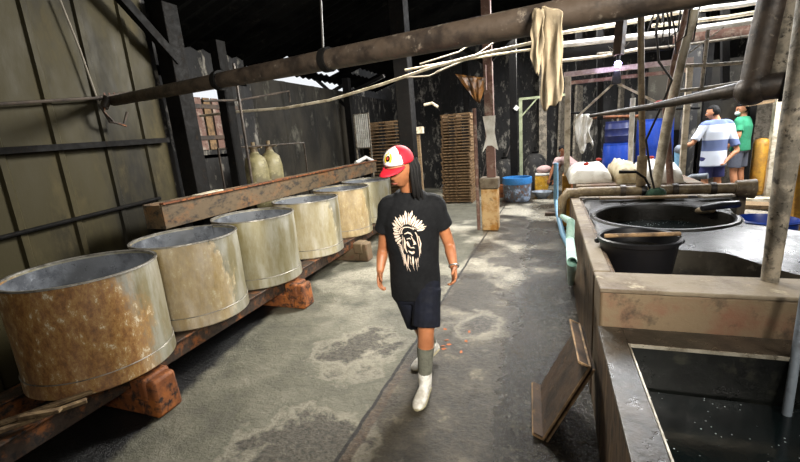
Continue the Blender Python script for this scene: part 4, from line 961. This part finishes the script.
    # shoes
    for S in 'LR':
        mb = MB(); a = V['an'+S]; tt = V['toe'+S]; dr = (tt-a); dr.z = 0; dr.normalize(); gz = min(a.z-.075, tt.z-.02); sd = dr.cross(Vector((0, 0, 1)))
        heel = Vector((a.x, a.y, 0))-dr*.055*s; secs = []
        slope = ((tt.z-.02)-(a.z-.075*s))/max(.1, (Vector((tt.x, tt.y))-Vector((a.x, a.y))).length)
        Lf = .26*s
        for f, w_, h_ in ((0, .025, .06), (.04, .032, .085), (.2, .036, .10), (.36, .038, .085), (.6, .045, .062), (.82, .045, .05), (.95, .033, .038), (1, .015, .02)):
            b = heel+dr*Lf*f; base = (a.z-.075*s)+slope*(Lf*f-.055*s)
            base = max(base, .004)
            secs.append((Vector((b.x, b.y, base+h_*s/2)), sd, (Vector((0, 0, 1))-dr*slope).normalized(), w_*s, h_*s/2))
        mb.loft(secs, 20)
        if mats.get('boot'): limb(mb, [a-Vector((0, 0, .03)), a.lerp(V['kn'+S], .22)], [.045*s, .05*s])
        shoe = fuse(mb.build('shoe', mats['shoe'], root), .006, 2)
        mb = MB(); mb.loft([(c_-Vector((0, 0, 1))*(ry-.008*s), x_, y_, rx*1.06, .009*s) for c_, x_, y_, rx, ry in secs], 20); mb.build('sole', mats['sole'], root)
        if mats.get('sock'):
            mb = MB(); limb(mb, [a.lerp(V['kn'+S], .08), a.lerp(V['kn'+S], .5), a.lerp(V['kn'+S], mats['sock'])], [.044*s, .055*s, .062*s]); mb.build('sock', 'sock', root)
    return root, shirt, (fc, uv_, lt), (lat, dep)

# ---- the walking man
def g(u, v, y): return at(u, v, y=y)
fwm = Vector((-.02, -1, 0))
J = dict(head=g(400, 168, 2.19), neck=g(410, 192, 2.28), shR=g(389, 206, 2.25), shL=g(434, 204, 2.34), elR=g(383, 249, 2.32), wrR=g(380, 272, 2.24), haR=g(379, 290, 2.18),
         elL=g(449, 244, 2.42), wrL=g(454, 268, 2.32), haL=g(455, 287, 2.24), hip=g(415, 283, 2.36), hipR=g(405, 288, 2.36), hipL=g(427, 288, 2.34),
         knL=g(426, 331, 2.26), knR=g(421, 327, 2.40), anL=g(425, 384, 2.27), anR=g(433, 356, 2.66), toeL=g(418, 398, 2.12), toeR=g(417, 372, 2.54))
for k in ('anL',): J[k].z = .085
J['toeL'].z = .03; J['anR'].z = max(J['anR'].z, .14); J['toeR'].z = .03
face = Vector((-.27, -.93, -.26)); upv = Vector((-.12, -.42, 1)) if False else Vector((0, 0, 1))
man, shirt, (fc, uv_, lt), (lat, dep) = figure('person', (J['hip'].x, J['hip'].y, 0), J, 'walking man in red and white cap, black printed t-shirt and navy shorts',
    dict(skin='skin', shirt='tee', shorts='navy', shoe='shoe', sole='sole', sock=.72, boot=True, hem=.88, sleeve=.55), s=.93, vox=.006, face=face, fw=fwm, upv=upv, curl=.7)
hc = J['head']; s_ = .93
# long hair behind the ear
mb = MB()
for (u0, v0, u1, v1, u2, v2, yy, r_) in ((410, 162, 412, 176, 414, 194, 2.17, .014), (412, 160, 415, 176, 418, 196, 2.20, .016), (414, 160, 417, 177, 422, 196, 2.23, .015), (414, 158, 417, 174, 419, 190, 2.24, .024), (411, 158, 412, 174, 413, 190, 2.28, .03)):
    mb.tube([at(u0, v0, y=yy), at(u0*.3+u1*.7, v0*.5+v1*.5, y=yy), at(u1, v1, y=yy), at(u2, v2, y=yy+.01), at(u2+1, v2+4, y=yy+.02)], [r_*.7, r_, r_, r_*.7, .004], 10)
mb.build('long_hair', 'hair', man)
# cap: crown (red sides, white front), bill, badge
def cap_shell(test, r=1.0):
    mb = MB(); NU, NV = 64, 16; V_ = {}
    for i in range(NU):
        for j in range(NV+1):
            a = 2*PI*i/NU; b = (PI/2)*j/NV*1.0
            x, y, z = math.cos(a)*math.cos(b), math.sin(a)*math.cos(b), math.sin(b)
            p = hc+(lt*x*.086*r+fc*(y*.102*r-.004)+uv_*(.034+(z**.85 if z > 0 else 0)*.100*r+(.012*max(0, y)*(1-z))))*s_
            V_[(i, j)] = p
    vs = {}
    def vv(i, j):
        i %= NU
        if (i, j) not in vs: vs[(i, j)] = mb.bm.verts.new(V_[(i, j)])
        return vs[(i, j)]
    for i in range(NU):
        for j in range(NV):
            a = 2*PI*(i+.5)/NU
            if test(math.degrees(abs(((a-PI/2+PI) % (2*PI))-PI)), j/NV):
                q = [vv(i, j), vv(i+1, j), vv(i+1, j+1), vv(i, j+1)]
                mb.bm.faces.new(q)
    bmesh.ops.remove_doubles(mb.bm, verts=mb.bm.verts[:], dist=1e-5)
    return mb
front = lambda a, f: a < 58-14*f
cap_shell(front, 1.01).build('cap_front', 'capw', man, solid=.003)
cap_shell(lambda a, f: not front(a, f)).build('cap_crown', 'capr', man, solid=.003)
mb = MB(); rs = []
for f in (0, .35, .7, 1):
    r_ = []
    for k in range(21):
        a = math.radians(30+120*k/20); x = math.cos(a); y = math.sin(a)
        ext = f*.075*math.sin(PI*k/20)**.6
        r_.append(hc+(lt*x*(.088+.12*ext)+fc*(y*.102+ext)+uv_*(.034-ext*.28-.018*x*x*f*1.2))*s_)
    rs.append(r_)
mb.rings(rs, closed=False, cap=False); mb.build('cap_bill', 'capr', man, solid=.004)
def on_cap(ax, h):   # point on the cap front from a lateral and vertical angle
    a = PI/2-ax; b = h; x, y, z = math.cos(a)*math.cos(b), math.sin(a)*math.cos(b), math.sin(b)
    return hc+(lt*x*.0885+fc*(y*.105-.004)+uv_*(.034+z**.85*.1025+.012*y*(1-z)))*s_
def disc(cx, cy, rx, ry, off, m, nm, n=20):
    mb = MB(); c0 = on_cap(cx, cy)
    ring = [on_cap(cx+rx*math.cos(2*PI*k/n), cy+ry*math.sin(2*PI*k/n)) for k in range(n)]
    nr = (c0-hc).normalized()
    cv = mb.bm.verts.new(c0+nr*(off+.001)); rv = [mb.bm.verts.new(p+nr*off) for p in ring]
    for i in range(n): mb.bm.faces.new((cv, rv[i], rv[(i+1) % n]))
    mb.build(nm, m, man)
# yellow laurel badge with a black roundel and crown
for sd in (-1, 1):
    for k in range(5): disc(sd*(.20+.07*math.sin(k*.8)), .26+.11*k, .10, .07, .0026+.0002*k, 'yellow', 'badge_leaf', 8)
disc(0, .44, .19, .20, .0038, 'hair', 'badge_roundel'); disc(0, .44, .08, .09, .0055, 'redrag', 'badge_centre'); disc(0, .80, .10, .12, .0055, 'yellow', 'badge_crown', 3)
# bracelet
w0 = J['wrL']; dw = (J['haL']-w0).normalized(); aw = dw.cross(Vector((0, 1, 0))).normalized(); bw = dw.cross(aw)
mb = MB(); mb.tube([w0-dw*.012+(aw*math.cos(2*PI*k/16)+bw*math.sin(2*PI*k/16))*.029 for k in range(17)], .005, 8); mb.build('bracelet', 'silver', man)
# chest print: a feathered head-dress in cream strokes, laid on the shirt front
cx0 = g(406, 241, 2.2)
nf_ = dep if dep.y < 0 else -dep
nf_ = Vector((nf_.x, nf_.y, 0)).normalized(); hx = Vector((-nf_.y, nf_.x, 0))
if hx.x < 0: hx = -hx
def P2(a, b): return Vector((cx0.x, cx0.y, cx0.z))+hx*a*.0088+Vector((0, 0, 1))*(-b)*.0082+nf_*.12
def stroke(mb, pts, w_):
    n = len(pts); L_ = []; R_ = []
    for i, (a, b) in enumerate(pts):
        a2, b2 = pts[min(i+1, n-1)]; a1, b1 = pts[max(i-1, 0)]; dx, dy = a2-a1, b2-b1; l_ = math.hypot(dx, dy) or 1
        ww = w_[i]/2; L_.append(P2(a-dy/l_*ww, b+dx/l_*ww)); R_.append(P2(a+dy/l_*ww, b-dx/l_*ww))
    for i in range(n-1): mb.bm.faces.new([mb.bm.verts.new(p) for p in (L_[i], R_[i], R_[i+1], L_[i+1])])
mb = MB()
NF = 23
for k in range(NF):          # feather fan
    an = math.radians(205-205*k/(NF-1)+8); r0, r1 = 9.5, (18.5 if k % 2 else 17.2)+1.2*math.sin(k)
    ox, oy = 0, -4
    pts = [(ox+math.cos(an)*r*.98, oy-math.sin(an)*r) for r in (r0, r0+(r1-r0)*.35, r0+(r1-r0)*.75, r1)]
    stroke(mb, pts, [.7, 1.5, 1.9, .3])
for k in range(8):           # side feathers falling at the left
    stroke(mb, [(-13+.5*k, 4+2.2*k), (-9.5+.6*k, 6+2.3*k), (-7.5+.7*k, 11+2.1*k)], [.3, 1.3, .3])
for k in range(7):           # lower feathers and hair
    stroke(mb, [(-7+2.4*k, 13+.4*k), (-7.5+2.4*k, 18+1.*math.sin(k*2)), (-9+2.6*k, 24+2*math.sin(k*1.7))], [.5, 1.1, .2])
for r_, w_ in ((8.4, .8), (6.9, .7)):  # brow band
    stroke(mb, [(math.cos(math.radians(d))*r_, -4-math.sin(math.radians(d))*r_*.8) for d in range(190, 20, -15)], [w_]*12)
# face strokes
for pts, w_ in (([(-3, -3), (0, -4.2), (3, -3.2), (5, -1.5)], [.5, 1.3, 1.3, .5]), ([(-4.5, -1), (-3.6, 3), (-4, 8), (-2.5, 12)], [.6, 1.8, 1.6, .4]), ([(-1.5, 1), (1, .4), (2.6, 1.4)], [.5, .9, .4]),
                ([(3.4, -1), (5.6, 3), (6.2, 5.2), (4.6, 5.8)], [.7, 1.2, 1.4, .5]), ([(-1.6, 3), (0, 6), (1.5, 8)], [1.7, 2.2, .7]), ([(1.6, 8.3), (4.6, 7.9), (5.6, 8.6)], [.5, .9, .4]),
                ([(-.5, 10.5), (2.5, 12), (5, 11)], [.6, 1.6, .7]), ([(-6.5, -2), (-6.8, 4), (-6, 11)], [.5, .9, .4]), ([(7, -4), (9, 0), (9.4, 8), (8.6, 15)], [.8, 1.4, 1.1, .3]), ([(10.5, -1), (11.6, 5), (10.8, 12)], [.7, 1.2, .3])):
    stroke(mb, pts, w_)
bmesh.ops.subdivide_edges(mb.bm, edges=mb.bm.edges[:], cuts=1, use_grid_fill=True)
pr_o = mb.build('chest_print', 'print', man, smooth=False)
md = pr_o.modifiers.new('wrap', 'SHRINKWRAP'); md.target = shirt; md.wrap_method = 'NEAREST_SURFACEPOINT'; md.wrap_mode = 'ABOVE_SURFACE'; md.offset = .0025
pr_o['label'] = 'cream print of a feathered head-dress'

# ---- striped-shirt worker
def stripes_mat():
    t = NT('striped_shirt'); z = t.sep(t.tc.outputs['Object'])[2]
    f = t.math('FRACT', t.math('MULTIPLY', t.math('ADD', z, .41), 1/.46))
    col = t.mix(t.ramp(f, [(.0, 1.), (.41, 1.), (.43, 0.), (.99, 0.)]), lin('#dbe2ee'), lin('#66749c'))
    t.set('Base Color', col); t.set('Roughness', .9); return t.m
MT['stripes'] = stripes_mat()
Y1 = 9.1
def zfix(d, *ks):
    for k, z in ks: d[k].z = z
bxx = g(716, 130, Y1).x
def stand(x, y, s, fdir, hk=1.0):
    f = Vector(fdir).normalized(); l = Vector((-f.y, f.x, 0))*-1; l = Vector((0, 0, 1)).cross(f)   # person's left
    o = Vector((x, y, 0))
    def p(a, b, z): return o+l*a*s+f*b*s+Vector((0, 0, z*s))
    return dict(head=p(0, .03, 1.55), neck=p(0, 0, 1.42), shL=p(.17, 0, 1.36), shR=p(-.17, 0, 1.36), elL=p(.24, -.04, 1.10), elR=p(-.24, -.04, 1.10), wrL=p(.23, .12, .90), wrR=p(-.23, .12, .9), haL=p(.22, .17, .83), haR=p(-.22, .17, .83),
                hip=p(0, 0, .90), hipL=p(.09, 0, .88), hipR=p(-.09, 0, .88), knL=p(.10, .03, .48), knR=p(-.10, .0, .48), anL=p(.10, -.02, .085), anR=p(-.11, -.03, .085), toeL=p(.12, .13, .03), toeR=p(-.14, .12, .03)), f, l
J1, f1, l1 = stand(bxx, Y1, 1.06, (-.35, 1, 0))
for k_ in ('hip', 'hipL', 'hipR'): J1[k_].z -= .10
for k_ in ('knL', 'knR'): J1[k_].z -= .04
J1['elL'] = g(693, 143, Y1-.1); J1['wrL'] = g(683, 147, Y1-.12); J1['haL'] = g(679, 149, Y1-.1)
J1['elR'] = g(737, 150, Y1-.05); J1['wrR'] = g(727, 160, Y1-.12); J1['haR'] = g(723, 166, Y1-.15)
J1['head'] = J1['head']+Vector((-.05, 0, .0))
J1['shL'] += (J1['shL']-J1['neck'])*.15; J1['shR'] += (J1['shR']-J1['neck'])*.2
figure('person', (bxx, Y1, 0), J1, 'worker seen from behind in a blue and white striped shirt, reaching left to a pipe',
       dict(skin='skinl', shirt='stripes', shorts='jean', shoe='black', sole='redrag', hem=.95, sleeve=.85, low=-.26), s=1.06, vox=.012, face=Vector((-.85, .35, -.1)), fw=f1, wid=1.16, curl=.9)
# ---- green-shirt worker
Y2 = 9.75; b2 = g(742, 130, Y2).x
J2, f2, l2 = stand(b2, Y2, 1.07, (-.75, .6, 0))
figure('person', (b2, Y2, 0), J2, 'worker in a green t-shirt and grey shorts wearing a white face mask',
       dict(skin='skinl', shirt='green', shorts='grey', shoe='black', sole='black', hem=.85, sleeve=.7), s=1.07, vox=.012, face=Vector((-.95, -.25, -.12)), fw=f2, wid=1.1)
pm = [o for o in bpy.data.objects if o.get('category') == 'person'][-1]
hh = J2['head']; fd = Vector((-.95, -.25, -.12)).normalized()
mb = MB(); mb.ball((0, 0, 0), .05, (1, 1, 1), 14)
for v in mb.bm.verts: v.co = hh+fd*.065*1.07+Vector((0, 0, -.055))+Vector((v.co.x, v.co.y, v.co.z*.9))
mb.build('face_mask', 'mask', pm)
# ---- crouching worker at the back
Y3 = 10.6; c3 = g(572, 170, Y3)
J3 = dict(head=g(563, 150, Y3-.1), neck=g(562, 157, Y3), shL=g(557, 160, Y3-.15), shR=g(563, 158, Y3+.2), elL=g(552, 170, Y3-.2), wrL=g(549, 180, Y3-.25), haL=g(548, 184, Y3-.25), elR=g(558, 170, Y3+.2), wrR=g(554, 180, Y3+.15), haR=g(553, 184, Y3+.15),
          hip=g(577, 168, Y3), hipL=g(577, 170, Y3-.1), hipR=g(577, 169, Y3+.1))
for S, dy in (('L', -.14), ('R', .14)):
    h_ = J3['hip'+S]; J3['kn'+S] = Vector((h_.x-.28, h_.y+dy*.5, max(.42, h_.z-.12))); J3['an'+S] = Vector((h_.x-.05, h_.y+dy*.5, .085)); J3['toe'+S] = Vector((h_.x-.2, h_.y+dy*.5, .03))
figure('person', (c3.x, Y3, 0), J3, 'worker in a pale pink shirt bending over behind the white frame upright',
       dict(skin='skin', shirt='pink', shorts='navy', shoe='black', sole='black', hem=.9, sleeve=.5), s=.95, vox=.014, face=Vector((-.8, -.2, -.6)), fw=Vector((-1, 0, 0)), curl=.6)
# deeper nesting: pieces that belong to a part
def nest(child, part):
    M_ = {}
    for o in list(bpy.data.objects):
        if o.name.split('.')[0] == child and o.parent:
            c = [q for q in o.parent.children if q.name.split('.')[0] == part]
            if c:
                k = min(range(len(c)), key=lambda n: (Vector(c[n].bound_box[0])-Vector(o.bound_box[0])).length)
                o.parent = c[k]
for a_, b_ in (('sole', 'shoe'), ('pupil', 'eye'), ('badge_centre', 'badge_roundel'), ('badge_leaf', 'cap_front'), ('badge_crown', 'cap_front'), ('badge_roundel', 'cap_front'), ('valve', 'neck'), ('lid_rim', 'body'), ('chest_print', 'shirt')):
    if a_ == 'badge_centre': continue
    nest(a_, b_)
for o in list(bpy.data.objects):
    if o.name.split('.')[0] == 'badge_centre': o.parent = [q for q in bpy.data.objects if q.name == 'cap_front'][0]
# ------------------------------------------------------------------ colour management
SC.view_settings.view_transform = 'Standard'; SC.view_settings.look = 'None'
SC.view_settings.exposure = 0.0; SC.view_settings.gamma = 1
SC.view_settings.use_curve_mapping = False
